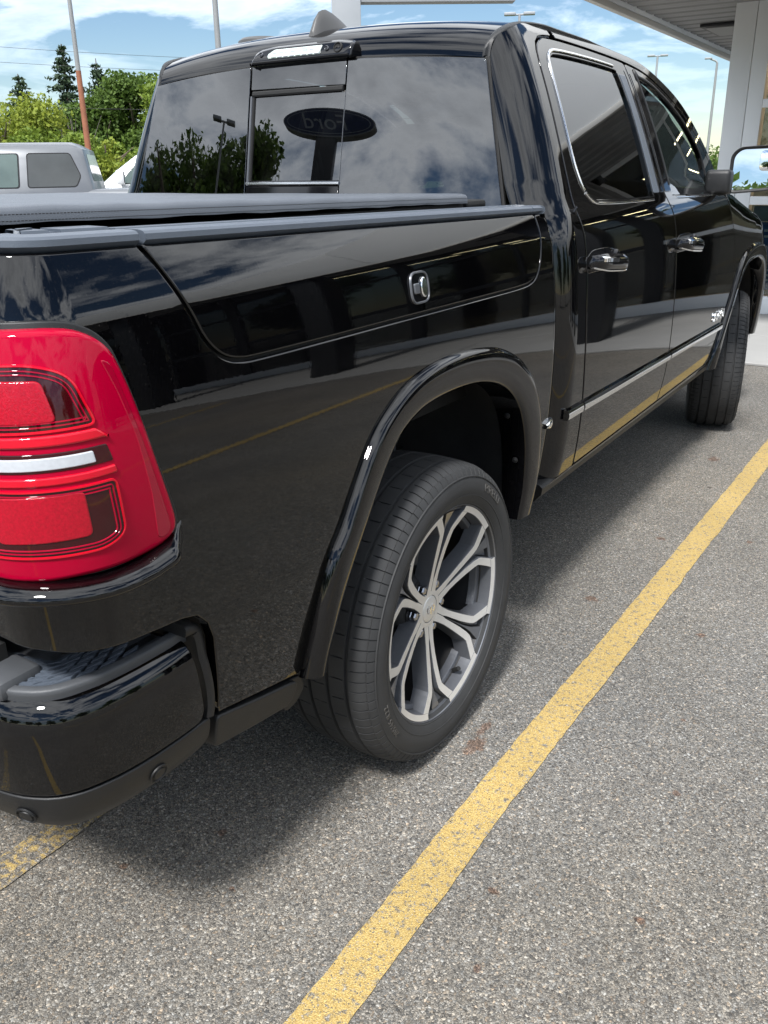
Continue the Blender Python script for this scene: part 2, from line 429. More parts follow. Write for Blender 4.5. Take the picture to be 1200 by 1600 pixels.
def mesh_obj(name, verts, faces, mat, parent=None, smooth=True, fmat=None, normals=None):
    me = bpy.data.meshes.new(name)
    me.from_pydata([tuple(map(float, v)) for v in verts], [], [tuple(int(i) for i in f) for f in faces])
    mats = mat if isinstance(mat, (list, tuple)) else [mat]
    for k in mats:
        me.materials.append(MATS[k])
    if fmat is not None:
        me.polygons.foreach_set('material_index', list(fmat))
    me.polygons.foreach_set('use_smooth', [bool(smooth)] * len(me.polygons))
    me.update()
    if normals is not None:
        nn = np.asarray(normals, float)
        nn = nn / np.maximum(np.linalg.norm(nn, axis=1, keepdims=True), 1e-9)
        me.normals_split_custom_set_from_vertices([tuple(v) for v in nn])
    return link(bpy.data.objects.new(name, me), parent)

def bm_obj(name, bm, mat, parent=None, smooth=False, auto=None):
    me = bpy.data.meshes.new(name)
    bm.to_mesh(me); bm.free()
    mats = mat if isinstance(mat, (list, tuple)) else [mat]
    for k in mats:
        me.materials.append(MATS[k])
    me.polygons.foreach_set('use_smooth', [bool(smooth)] * len(me.polygons))
    if auto is not None:
        me.set_sharp_from_angle(angle=rad(auto))
    return link(bpy.data.objects.new(name, me), parent)

def box(name, lo, hi, mat, parent=None, bev=0.0, seg=2):
    bm = bmesh.new()
    bmesh.ops.create_cube(bm, size=1.0)
    lo = Vector(lo); hi = Vector(hi)
    for v in bm.verts:
        v.co = Vector([(lo[i] + hi[i]) / 2 + v.co[i] * (hi[i] - lo[i]) for i in range(3)])
    if bev > 0:
        bmesh.ops.bevel(bm, geom=list(bm.edges), offset=bev, segments=seg, affect='EDGES', profile=0.5)
    return bm_obj(name, bm, mat, parent, smooth=bev > 0, auto=40 if bev > 0 else None)

def grid_obj(name, P, mat, parent=None, closed_u=False, closed_v=False, smooth=True, flip=False, auto=None, fmat=None):
    """P: array (nu, nv, 3)"""
    P = np.asarray(P, float)
    nu, nv = P.shape[:2]
    faces = []
    for i in range(nu if closed_u else nu - 1):
        for j in range(nv if closed_v else nv - 1):
            a = i * nv + j; b = ((i + 1) % nu) * nv + j
            c = ((i + 1) % nu) * nv + (j + 1) % nv; d = i * nv + (j + 1) % nv
            faces.append((a, d, c, b) if flip else (a, b, c, d))
    o = mesh_obj(name, P.reshape(-1, 3), faces, mat, parent, smooth, fmat)
    if auto is not None:
        o.data.set_sharp_from_angle(angle=rad(auto))
    return o

def catmull(pts, n=8, closed=False):
    P = [np.array(p, float) for p in pts]
    out = []
    N = len(P)
    rng_ = range(N if closed else N - 1)
    for i in rng_:
        p0 = P[i - 1] if (closed or i > 0) else 2 * P[0] - P[1]
        p1 = P[i]; p2 = P[(i + 1) % N]
        p3 = P[(i + 2) % N] if (closed or i + 2 < N) else 2 * P[-1] - P[-2]
        for k in range(n):
            t = k / n
            out.append(0.5 * ((2 * p1) + (-p0 + p2) * t + (2 * p0 - 5 * p1 + 4 * p2 - p3) * t * t + (-p0 + 3 * p1 - 3 * p2 + p3) * t ** 3))
    if not closed:
        out.append(P[-1])
    return np.array(out)

def round_poly(pts, r, n=6):
    """closed polygon with corners filleted (r one number or a list)"""
    P = [np.array(p, float) for p in pts]
    N = len(P)
    out = []
    for i in range(N):
        ri = r[i] if isinstance(r, (list, tuple)) else r
        a, b, c = P[i - 1], P[i], P[(i + 1) % N]
        d1 = a - b; d2 = c - b
        l1, l2 = np.linalg.norm(d1), np.linalg.norm(d2)
        if ri <= 0:
            out.append(b); continue
        t = min(ri, l1 * 0.48, l2 * 0.48)
        p1 = b + d1 / l1 * t; p2 = b + d2 / l2 * t
        for k in range(n + 1):
            s = k / n
            out.append((1 - s) ** 2 * p1 + 2 * s * (1 - s) * b + s * s * p2)
    return np.array(out)

def resample(loop, h):
    loop = np.asarray(loop, float)
    out = []
    for i in range(len(loop)):
        a, b = loop[i], loop[(i + 1) % len(loop)]
        d = np.linalg.norm(b - a)
        if d < 1e-6:
            continue
        k = max(1, int(math.ceil(d / h)))
        for j in range(k):
            out.append(a + (b - a) * j / k)
    # drop near-duplicates
    res = [out[0]]
    for p in out[1:]:
        if np.linalg.norm(p - res[-1]) > 1e-4:
            res.append(p)
    if np.linalg.norm(res[0] - res[-1]) < 1e-4:
        res.pop()
    return np.array(res)

def area2(L):
    x, y = L[:, 0], L[:, 1]
    return float(np.sum(x * np.roll(y, -1) - np.roll(x, -1) * y))

def offset_in(L, r):
    e = np.roll(L, -1, 0) - L
    e /= np.maximum(np.linalg.norm(e, axis=1, keepdims=True), 1e-9)
    nrm = np.stack([-e[:, 1], e[:, 0]], -1)          # left normal = inward for CCW
    pn = np.roll(nrm, 1, 0)
    b = nrm + pn
    ln = np.linalg.norm(b, axis=1, keepdims=True)
    b = b / np.maximum(ln, 0.3)
    d = np.clip(np.sum(b * nrm, 1, keepdims=True), 0.5, 1)
    return L + b / d * r

def inside(L, pts):
    x, y = pts[:, 0], pts[:, 1]
    c = np.zeros(len(pts), bool)
    for i in range(len(L)):
        x1, y1 = L[i]; x2, y2 = L[(i + 1) % len(L)]
        m = ((y1 > y) != (y2 > y))
        with np.errstate(divide='ignore', invalid='ignore'):
            xi = (x2 - x1) * (y - y1) / (y2 - y1) + x1
        c ^= m & (x < xi)
    return c

def seg_dist(L, pts):
    d = np.full(len(pts), 1e9)
    for i in range(len(L)):
        a = L[i]; b = L[(i + 1) % len(L)]
        ab = b - a; t = np.clip(((pts - a) @ ab) / max(ab @ ab, 1e-12), 0, 1)
        d = np.minimum(d, np.linalg.norm(pts - (a + t[:, None] * ab), axis=1))
    return d

def surf_normals(S, A, B, o=0.0):
    h = 2e-4
    da = S(A + h, B, o) - S(A - h, B, o)
    db = S(A, B + h, o) - S(A, B - h, o)
    n = np.cross(da, db)
    return n / np.maximum(np.linalg.norm(n, axis=1, keepdims=True), 1e-12)

def panel(name, S, outline, mat, parent, o=0.0, h=0.025, rim=0.0035, depth=0.018, holes=(), flip=False):
    """sheet cut from the surface S(a, b, offset) along an outline, edges rolled and returned inward"""
    loops = []
    for k, L in enumerate([outline] + list(holes)):
        L = resample(np.asarray(L, float), h)
        ccw = area2(L) > 0
        if (k == 0) != ccw:
            L = L[::-1]
        loops.append(L)
    inner = [offset_in(L, rim) for L in loops]
    lo, hi = inner[0].min(0), inner[0].max(0)
    ga, gb = np.meshgrid(np.arange(lo[0] + h * .5, hi[0], h), np.arange(lo[1] + h * .5, hi[1], h), indexing='ij')
    G = np.stack([ga.ravel(), gb.ravel()], -1)
    ok = inside(inner[0], G)
    for L in inner[1:]:
        ok &= ~inside(L, G)
    G = G[ok]
    for L in inner:
        if len(G):
            G = G[seg_dist(L, G) > h * 0.45]
    pts = np.concatenate(inner + [G]) if len(G) else np.concatenate(inner)
    edges = []; base = 0
    for L in inner:
        edges += [(base + i, base + (i + 1) % len(L)) for i in range(len(L))]
        base += len(L)
    vo, eo, fo, ov, oe, of = delaunay_2d_cdt([Vector(p) for p in pts], edges, [], 0, 1e-6)
    V2 = np.array([tuple(v) for v in vo])
    tri = np.array([f for f in fo if len(f) == 3])
    cen = V2[tri].mean(1)
    keep = inside(inner[0], cen)
    for L in inner[1:]:
        keep &= ~inside(L, cen)
    tri = tri[keep]
    sg_ = -1.0 if flip else 1.0
    P = S(V2[:, 0], V2[:, 1], o)
    N = sg_ * surf_normals(S, V2[:, 0], V2[:, 1], o)
    verts = list(P); norms = list(N); faces = []
    for t in tri:
        a, b, c = t
        faces.append((a, b, c))
    # rim rolls
    in2out = {}
    for iv, src in enumerate(ov):
        for s in src:
            in2out.setdefault(s, iv)
    base = 0
    for k, L in enumerate(inner):
        O = loops[k]
        n = len(L)
        prev = [in2out.get(base + i, None) for i in range(n)]
        if any(p is None for p in prev):
            base += n; continue
        outd = O - L
        ol = outd / np.maximum(np.linalg.norm(outd, axis=1, keepdims=True), 1e-9)
        Pn = sg_ * surf_normals(S, O[:, 0], O[:, 1], o)
        Pw = S(O[:, 0] + ol[:, 0] * 1e-3, O[:, 1] + ol[:, 1] * 1e-3, o) - S(O[:, 0], O[:, 1], o)
        Pw /= np.maximum(np.linalg.norm(Pw, axis=1, keepdims=True), 1e-9)
        for (t, dep) in ((0.5, None), (1.0, None), (1.0, depth)):
            ang = t * PI / 2
            q = L + outd * math.sin(ang)
            oo = o - rim * (1 - math.cos(ang)) if dep is None else o - depth
            pw = S(q[:, 0], q[:, 1], oo)
            nn = Pn * math.cos(ang) + Pw * math.sin(ang)
            cur = list(range(len(verts), len(verts) + n))
            verts += list(pw); norms += list(nn)
            for i in range(n):
                j = (i + 1) % n
                faces.append((prev[i], cur[i], cur[j], prev[j]))
            prev = cur
        base += n
    if flip:
        faces = [f[::-1] for f in faces]
    return mesh_obj(name, np.array(verts), faces, mat, parent, True, None, norms)

def sweep(name, path, prof, frames, mat, parent, closed=False, caps=True, auto=35, closed_prof=True):
    """path (n,3); prof list of (p, q); frames (n,2,3): unit vectors for p and q at every path point"""
    path = np.asarray(path, float); prof = np.asarray(prof, float)
    n, m = len(path), len(prof)
    V = path[:, None, :] + prof[None, :, 0:1] * frames[:, 0][:, None, :] + prof[None, :, 1:2] * frames[:, 1][:, None, :]
    faces = []
    for i in range(n if closed else n - 1):
        for j in range(m if closed_prof else m - 1):
            a = i * m + j; b = ((i + 1) % n) * m + j; c = ((i + 1) % n) * m + (j + 1) % m; d = i * m + (j + 1) % m
            faces.append((a, b, c, d))
    if caps and not closed and closed_prof:
        faces.append(tuple(range(m))[::-1]); faces.append(tuple((n - 1) * m + j for j in range(m)))
    me = mesh_obj(name, V.reshape(-1, 3), faces, mat, parent, True)
    bm = bmesh.new(); bm.from_mesh(me.data)
    bmesh.ops.recalc_face_normals(bm, faces=bm.faces)
    bm.to_mesh(me.data); bm.free()
    me.data.polygons.foreach_set('use_smooth', [True] * len(me.data.polygons))
    me.data.set_sharp_from_angle(angle=rad(auto))
    return me

def surf_frames(S, A, B, o=0.0):
    """frames along a curve on S: p = surface normal, q = in-surface, across the curve"""
    A = np.asarray(A, float); B = np.asarray(B, float)
    N = surf_normals(S, A, B, o)
    P = S(A, B, o)
    T = np.gradient(P, axis=0)
    T /= np.maximum(np.linalg.norm(T, axis=1, keepdims=True), 1e-9)
    Q = np.cross(N, T)
    Q /= np.maximum(np.linalg.norm(Q, axis=1, keepdims=True), 1e-9)
    return P, np.stack([N, Q], 1)

def surf_frames_closed(S, L, o=0.0):
    A, B = L[:, 0], L[:, 1]
    N = surf_normals(S, A, B, o)
    P = S(A, B, o)
    T = np.roll(P, -1, 0) - np.roll(P, 1, 0)
    T /= np.maximum(np.linalg.norm(T, axis=1, keepdims=True), 1e-9)
    Q = np.cross(N, T); Q /= np.maximum(np.linalg.norm(Q, axis=1, keepdims=True), 1e-9)
    return P, np.stack([N, Q], 1)

def tube(name, pts, r, mat, parent=None, n=8):
    pts = np.asarray(pts, float)
    rr = np.broadcast_to(np.asarray(r, float), (len(pts),))
    T = np.gradient(pts, axis=0); T /= np.linalg.norm(T, axis=1, keepdims=True)
    ref = np.array([0, 0, 1.0]) if abs(T[0][2]) < 0.8 else np.array([1.0, 0, 0])
    rows = []
    for p, t, q in zip(pts, T, rr):
        u = np.cross(t, ref); u /= np.linalg.norm(u); v = np.cross(u, t)
        rows.append([p + q * (math.cos(a) * u + math.sin(a) * v) for a in np.linspace(0, 2 * PI, n, endpoint=False)])
    V = np.array(rows)
    faces = []
    L = len(pts)
    for i in range(L - 1):
        for j in range(n):
            faces.append((i * n + j, i * n + (j + 1) % n, (i + 1) * n + (j + 1) % n, (i + 1) * n + j))
    faces.append(tuple(range(n))); faces.append(tuple((L - 1) * n + j for j in range(n))[::-1])
    o = mesh_obj(name, V.reshape(-1, 3), faces, mat, parent, True)
    o.data.set_sharp_from_angle(angle=rad(50))
    return o

def revolve_x(name, prof, mat, parent=None, n=64, auto=35, fmat=None):
    """prof: (x, r) list turned about the local X axis"""
    prof = np.asarray(prof, float)
    a = np.linspace(0, 2 * PI, n, endpoint=False)
    P = np.stack([np.broadcast_to(prof[None, :, 0], (n, len(prof))), prof[None, :, 1] * np.cos(a)[:, None], prof[None, :, 1] * np.sin(a)[:, None]], -1)
    return grid_obj(name, P, mat, parent, closed_u=True, auto=auto, flip=True)

def text_mesh(body, size=1.0, extrude=0.0, bevel=0.0, shear=0.0):
    cu = bpy.data.curves.new('lettering', 'FONT')
    cu.body = body; cu.size = size; cu.extrude = extrude; cu.bevel_depth = bevel; cu.shear = shear
    cu.align_x = 'CENTER'; cu.align_y = 'CENTER'; cu.resolution_u = 4
    ob = bpy.data.objects.new('lettering', cu)
    COL.objects.link(ob)
    bpy.context.view_layer.update()
    me = bpy.data.meshes.new_from_object(ob.evaluated_get(bpy.context.evaluated_depsgraph_get()))
    bpy.data.objects.remove(ob, do_unlink=True)
    return me

def map_text(name, me, fn, mat, parent):
    co = np.empty(len(me.vertices) * 3); me.vertices.foreach_get('co', co)
    co = co.reshape(-1, 3)
    me.vertices.foreach_set('co', fn(co).ravel())
    me.materials.clear(); me.materials.append(MATS[mat]); me.update()
    me.name = name
    return link(bpy.data.objects.new(name, me), parent)

def tag(o, label, cat, group=None, kind=None):
    if label: o['label'] = label
    if cat: o['category'] = cat
    if group: o['group'] = group
    if kind: o['kind'] = kind
    return o

def empty(name, loc=(0, 0, 0), rz=0.0):
    o = bpy.data.objects.new(name, None)
    o.empty_display_size = 0.2
    o.location = loc
    o.rotation_euler = (0, 0, rz)
    return link(o)

def copy_tree(root, loc=None, rz=None, parent=None):
    r = root.copy(); COL.objects.link(r)
    if parent is not None: r.parent = parent
    if loc is not None: r.location = loc
    if rz is not None: r.rotation_euler = (r.rotation_euler[0], r.rotation_euler[1], rz)
    for c in root.children:
        copy_tree(c, parent=r)
    return r

def polar(az, D, z=0.0):
    """a place at a bearing (degrees left of +Y) and distance from the parking spot's corner"""
    a = rad(az)
    return Vector((1.967 - math.sin(a) * D, -1.797 + math.cos(a) * D, z))

# ------------------------------------------------------------------ ground and paint
def sheet(name, x0, x1, y0, y1, z, mat, nx=1, ny=1):
    xs = np.linspace(x0, x1, nx + 1); ys = np.linspace(y0, y1, ny + 1)
    P = np.array([[(x, y, z) for y in ys] for x in xs])
    o = grid_obj(name, P, mat, None, smooth=False)
    o['kind'] = 'structure'
    return o
sheet('ground', -900, 900, -900, 900, 0.0, 'asphalt')
sheet('grass', -160, -6, 42, 170, 0.03, 'grass')
sheet('grass', -170, -34, -140, 41.9, 0.032, 'grass')

# concrete walk in front of the building, in slabs with open joints
walk = box('walkway', (-6, 5.645, 0.004), (16, 8.36, 0.010), 'concrete'); walk['kind'] = 'structure'
k = 0
for i, x in enumerate(np.arange(-6, 16, 1.5)):
    for j, (y0, y1) in enumerate(((5.645, 6.99), (7.0, 8.348))):
        box('slab', (x + 0.005, y0, 0.006), (x + 1.495, y1, 0.022 + 0.001 * ((i * 7 + j) % 3)), 'concrete', walk, bev=0.005, seg=1)

def paint_line(name, pts, w, z, mat):
    """ragged-edged strip along pts ((x_left, y) rows)"""
    ys = np.arange(pts[0][1], pts[-1][1], 0.03)
    xl = np.interp(ys, [p[1] for p in pts], [p[0] for p in pts])
    j1 = np.convolve(rng.normal(0, 0.0022, len(ys) + 4), np.ones(3) / 3, 'same')[2:-2] + rng.normal(0, 0.0009, len(ys))
    j2 = np.convolve(rng.normal(0, 0.0022, len(ys) + 4), np.ones(3) / 3, 'same')[2:-2] + rng.normal(0, 0.0009, len(ys))
    P = np.stack([np.stack([xl + j1, ys, np.full_like(ys, z)], -1), np.stack([xl + w + j2, ys, np.full_like(ys, z)], -1)], 0)
    o = grid_obj(name, P, mat, None, smooth=False)
    o['kind'] = 'structure'
    return o
paint_line('parking_line', [(1.160, -3.2), (1.168, -0.92), (1.173, -0.15), (1.197, 0.89), (1.24, 3.5), (1.262, 5.3)], 0.102, 0.004, 'yellow_paint')
paint_line('parking_line', [(0.33, -2.2), (0.335, 5.3)], 0.095, 0.004, 'faded_yellow_paint')
paint_line('parking_line', [(-1.62, -3.2), (-1.56, 5.3)], 0.102, 0.004, 'yellow_paint')
paint_line('parking_line', [(3.95, -3.2), (4.03, 5.3)], 0.102, 0.004, 'yellow_paint')
paint_line('parking_line', [(6.75, -3.2), (6.83, 5.3)], 0.102, 0.004, 'yellow_paint')

# ------------------------------------------------------------------ dealership building ahead of the truck
BX0, BX1, BY = -0.31, 14.4, 8.35
bld = empty('dealership_building', (BX0, BY, 0))
def bpart(name, lo, hi, mat, parent=None, bev=0.0):
    o = box(name, lo, hi, mat, None, bev)
    o.data.transform(Matrix.Translation((-BX0, -BY, 0)))
    o.parent = bld if parent is None else parent
    return o
bpart('wall_panel', (BX0, BY, 0.01), (-0.104, BY + 0.05, 3.02), 'acm_panel', bev=0.003)
bpart('wall_panel', (-0.098, BY, 0.01), (0.052, BY + 0.05, 3.02), 'acm_panel', bev=0.003)
for i, y in enumerate(np.arange(BY + 0.052, 19.8, 1.5)):
    bpart('wall_panel', (BX0, y, 0.01), (BX0 + 0.05, y + 1.492, 3.02), 'acm_panel', bev=0.003)
bpart('floor', (BX0 + 0.06, BY + 0.06, 0.02), (BX1 - .06, 19.8, 0.06), 'shop_floor')
bpart('back_wall', (BX0 + 0.06, 19.82, 0.0), (BX1, 20.0, 4.09), 'shop_wall')
bpart('end_wall', (BX1, BY + 0.06, 0.0), (BX1 + 0.12, 20.0, 4.09), 'acm_panel')
bpart('ceiling', (BX0 + 0.06, BY + 0.06, 3.03), (BX1 - 0.02, 19.8, 3.10), 'shop_wall')
bpart('partition_wall', (2.0, 13.0, 0.07), (7.4, 13.1, 3.02), 'shop_wall')
bpart('counter', (3.0, 11.2, 0.07), (5.4, 11.8, 1.05), 'dark_metal', bev=0.02)
# glazing: white frame bars and one pane for every opening
zrows = [(0.214, 1.126), (1.209, 2.048), (2.126, 2.95)]
xcols = [0.06, 1.50, 2.95, 4.55, 6.15, 7.75, 9.35, 10.95, 12.55, 14.35]
bpart('sill_panel', (0.055, BY - 0.004, 0.01), (BX1, BY + 0.08, 0.205), 'acm_panel', bev=0.003)
for z0, z1 in ((1.126, 1.209), (2.048, 2.126), (2.95, 3.02)):
    bpart('frame_rail', (0.055, BY, z0), (2.95, BY + 0.07, z1), 'acm_panel', bev=0.003)
    bpart('frame_rail', (2.952, BY, z0), (BX1, BY + 0.07, z1), 'dark_metal', bev=0.003)
for i, x in enumerate(xcols[1:-1]):
    w = 0.055 if i == 0 else (0.22 if i % 2 else 0.06)
    bpart('mullion', (x - w / 2, BY - 0.012, 0.207), (x + w / 2, BY + 0.085, 3.0), 'acm_panel' if i == 0 else 'dark_metal', bev=0.003)
for i in range(len(xcols) - 1):
    for (z0, z1) in zrows:
        bpart('pane', (xcols[i] + 0.02, BY + 0.03, z0 + 0.003), (xcols[i + 1] - 0.02, BY + 0.034, z1 - 0.003), 'shop_glass')
# posters hung inside the first bay
po = bpart('poster', (0.19, BY + 0.05, 0.27), (1.38, BY + 0.056, 0.955), 'poster_blue')
bpart('poster', (0.10, BY + 0.05, 0.962), (1.38, BY + 0.056, 1.115), 'poster_photo')
for i, (z, x1) in enumerate(((0.86, 0.9), (0.80, 1.15), (0.46, 0.8), (0.41, 1.0), (0.36, 0.7))):
    bpart('print_line', (0.23, BY + 0.046, z), (x1, BY + 0.049, z + 0.022), 'sign_white', po)
# ceiling lights inside (seen glowing in the photograph's reflections)
for i, (x, y) in enumerate([(1.2, 10.2), (1.2, 12.4), (3.4, 10.0), (3.4, 12.2), (5.6, 10.2), (5.6, 12.3), (7.8, 10.0), (7.8, 12.2)]):
    f = bpart('light_fixture', (x - 0.62, y - 0.09, 2.93), (x + 0.62, y + 0.09, 3.0), 'dark_metal')
    bpart('tube', (x - 0.58, y - 0.05, 2.915), (x + 0.58, y + 0.05, 2.928), 'tube_light', f)
# canopy: folded metal soffit panels, fascia panels, bottom trim
CX0, CX1, CY0, CY1, CZ = -1.20, 15.4, 6.0, 20.0, 3.0
def soffit_mesh(name, x0, x1, wy=0.30):
    prof = [(0, 0.0), (0.11, 0.0), (0.135, 0.022), (0.19, 0.022), (0.215, 0.0), (wy - 0.004, 0.0), (wy - 0.004, 0.03), (0, 0.03)]
    P = np.array([[(x, y, z) for (y, z) in prof] for x in (x0, x1)])
    o = grid_obj(name, P, 'soffit_metal', None, closed_v=True, smooth=False, flip=True)
    return o
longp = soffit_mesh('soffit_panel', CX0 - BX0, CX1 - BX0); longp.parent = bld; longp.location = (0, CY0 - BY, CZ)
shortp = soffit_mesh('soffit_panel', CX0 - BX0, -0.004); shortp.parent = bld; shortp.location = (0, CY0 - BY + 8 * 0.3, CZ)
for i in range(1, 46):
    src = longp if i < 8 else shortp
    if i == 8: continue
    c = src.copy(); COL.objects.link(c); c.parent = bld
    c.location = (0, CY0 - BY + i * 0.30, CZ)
# fascia
for i, x in enumerate(np.arange(CX0 - 0.06, CX1, 1.99)):
    for z0, z1 in ((2.962, 4.20),):
        bpart('fascia_panel', (x, CY0 - 0.06, z0), (min(x + 1.982, CX1 + 0.06), CY0 - 0.004, z1), 'fascia_panel', bev=0.004)
for i, y in enumerate(np.arange(CY0, CY1, 1.99)):
    for z0, z1 in ((2.962, 4.20),):
        bpart('fascia_panel', (CX0 - 0.06, y, z0), (CX0 - 0.004, y + 1.982, z1), 'fascia_panel', bev=0.004)
        bpart('fascia_panel', (CX1 + 0.004, y, z0), (CX1 + 0.06, y + 1.982, z1), 'fascia_panel', bev=0.004)
bpart('fascia_trim', (CX0 - 0.075, CY0 - 0.075, 2.905), (CX0 - 0.012, CY1, 2.958), 'fascia_trim', bev=0.004)
bpart('fascia_trim', (CX0 - 0.01, CY0 - 0.075, 2.905), (CX1 + 0.07, CY0 - 0.012, 2.958), 'fascia_trim', bev=0.004)
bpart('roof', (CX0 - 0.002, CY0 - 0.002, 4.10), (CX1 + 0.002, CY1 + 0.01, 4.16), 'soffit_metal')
# recessed downlights in the canopy
for (x, y) in ((-0.74, 9.92), (-0.74, 14.1), (1.3, 7.1), (3.6, 7.1), (5.9, 7.1), (8.2, 7.1)):
    f = bpart('recessed_light', (x - 0.20, y - 0.42, CZ - 0.035), (x + 0.20, y + 0.42, CZ - 0.004), 'dark_metal', bev=0.004)
    bpart('lens', (x - 0.15, y - 0.36, CZ - 0.045), (x + 0.15, y + 0.36, CZ - 0.036), 'soffit_metal', f)
for x in (3.0, 6.2, 9.4, 12.6):
    bpart('column', (x - 0.2, 6.25, 0.02), (x + 0.2, 6.65, 2.995), 'dark_metal', bev=0.01)
tag(bld, 'white panelled showroom with glass front and wide grey soffit canopy', 'building')

# ------------------------------------------------------------------ light poles, sign frame, wires
def shoebox_head(name, x0, parent, z):
    return box(name, (x0, -0.17, z - 0.05), (x0 + 0.52, 0.17, z + 0.07), 'pole_white', parent, bev=0.03)
def light_pole(loc, h, r, rz, heads, label, mat='pole_grey'):
    t = empty('light_pole', loc, rz)
    tube('pole', [(0, 0, 0.0), (0, 0, h * 0.5), (0, 0, h)], [r, r * 0.8, r * 0.62], mat, t, 12)
    box('base', (-0.2, -0.2, 0.0), (0.2, 0.2, 0.5), 'concrete', t, bev=0.02)
    if heads == 2:
        tube('arm', [(-0.18, 0, h - 0.02), (0.18, 0, h - 0.02)], 0.04, mat, t)
        shoebox_head('lamp_head', 0.17, t, h); shoebox_head('lamp_head', -0.69, t, h)
    elif heads == 1:
        tube('arm', [(0, 0, h), (-0.10, 0, h + 0.10), (-0.40, 0, h + 0.22)], 0.05, mat, t)
        box('lamp_head', (-0.72, -0.09, h + 0.20), (-0.30, 0.09, h + 0.29), 'pole_grey', t, bev=0.02)
    return tag(t, label, 'light pole')
light_pole(polar(24.39, 45), 8.05, 0.09, rad(24), 2, 'grey twin-head light pole just above the black truck roof', 'pole_white')
light_pole(polar(16.53, 70), 8.75, 0.11, rad(17), 2, 'distant twin-head light pole seen right of the black truck cab', 'pole_white')
light_pole(polar(13.30, 60), 7.2, 0.10, rad(13), 1, 'slender bent-arm light pole beside the white building corner')
light_pole(polar(41.85, 20), 7.4, 0.072, rad(42), 2, 'grey steel light pole left of the truck roof antenna')
lp = empty('light_pole', polar(49.76, 30))
tube('pole', [(0, 0, 4.3), (0, 0, 6.0), (0, 0, 9.5)], [0.070, 0.062, 0.048], 'pole_grey', lp, 12)
tube('sleeve', [(0, 0, 0), (0, 0, 2.2), (0, 0, 4.4)], [0.10, 0.09, 0.076], 'pole_rust', lp, 12)
tag(lp, 'tall pole with rusty brown lower half behind the grey pickup', 'pole')

sf = empty('sign_frame', polar(34.38, 20), rad(34.4))
box('post', (-0.29, -0.2, 0), (0.29, 0.2, 6.4), 'pole_white', sf, bev=0.01)
box('beam', (0.293, -0.16, 4.66), (3.4, 0.16, 5.25), 'pole_white', sf, bev=0.01)
box('base', (-0.5, -0.4, 0), (0.5, 0.4, 0.3), 'concrete', sf, bev=0.02)
tag(sf, 'pale grey square sign post with crossbeam behind the truck roof', 'sign post')

for (zl, zr, sag, lab) in ((7.35, 6.5, 0.3, 'topmost thin black power line over the trees'), (6.7, 6.0, 0.3, 'second thin black power line crossing the tree tops'), (4.75, 4.5, 0.25, 'lowest thin black cable in front of the trees')):
    a = polar(62, 48, zl); b = polar(30, 48, zr)
    pts = [a.lerp(b, t) - Vector((0, 0, sag * 4 * t * (1 - t))) for t in np.linspace(0, 1, 18)]
    tag(tube('power_line', pts, 0.008, 'wire', None, 5), lab, 'power line')

# pylon sign that the rear window mirrors
sp_ = empty('pylon_sign', (-13.0, -17.0, 0), -math.atan2(0.627, 0.779) + rad(25))
def oval(rx, rz, y, n=64):
    return [(rx * math.cos(a), y, rz * math.sin(a)) for a in np.linspace(0, 2 * PI, n, endpoint=False)]
def oval_disc(name, rx, rz, y0, y1, zc, mat, parent):
    n = 64
    V = [(0, y1, zc)] + [(x, y, z + zc) for (x, y, z) in oval(rx, rz, y1)] + [(x, y, z + zc) for (x, y, z) in oval(rx, rz, y0)] + [(0, y0, zc)]
    F = []
    for i in range(n):
        j = (i + 1) % n
        F += [(0, 1 + j, 1 + i), (1 + i, 1 + j, 1 + n + j, 1 + n + i), (2 * n + 1, 1 + n + i, 1 + n + j)]
    o = mesh_obj(name, V, F, mat, parent, False)
    bm = bmesh.new(); bm.from_mesh(o.data); bmesh.ops.recalc_face_normals(bm, faces=bm.faces); bm.to_mesh(o.data); bm.free()
    return o
ZS = 9.75
oval_disc('rim', 2.35, 0.40, -0.18, 0.180, ZS, 'sign_silver', sp_)
oval_disc('face', 2.28, 0.362, 0.181, 0.195, ZS, 'sign_blue', sp_)
rg = oval_disc('ring', 2.14, 0.318, 0.196, 0.200, ZS, 'sign_silver', sp_)
oval_disc('field', 2.09, 0.298, 0.201, 0.206, ZS, 'sign_blue', sp_)
tm_ = text_mesh('Ford', 0.60, 0.004, 0.0, 0.38)
map_text('letters', tm_, lambda co: np.stack([-co[:, 0] * 2.0, 0.2085 + co[:, 2], co[:, 1] + ZS - 0.02], -1), 'sign_silver', sp_)
box('pylon', (-0.50, -0.16, 0), (0.50, 0.16, ZS - 0.30), 'dark_metal', sp_, bev=0.02)
tag(sp_, 'dark blue oval pylon sign with script word, mirrored in the truck rear window', 'sign')

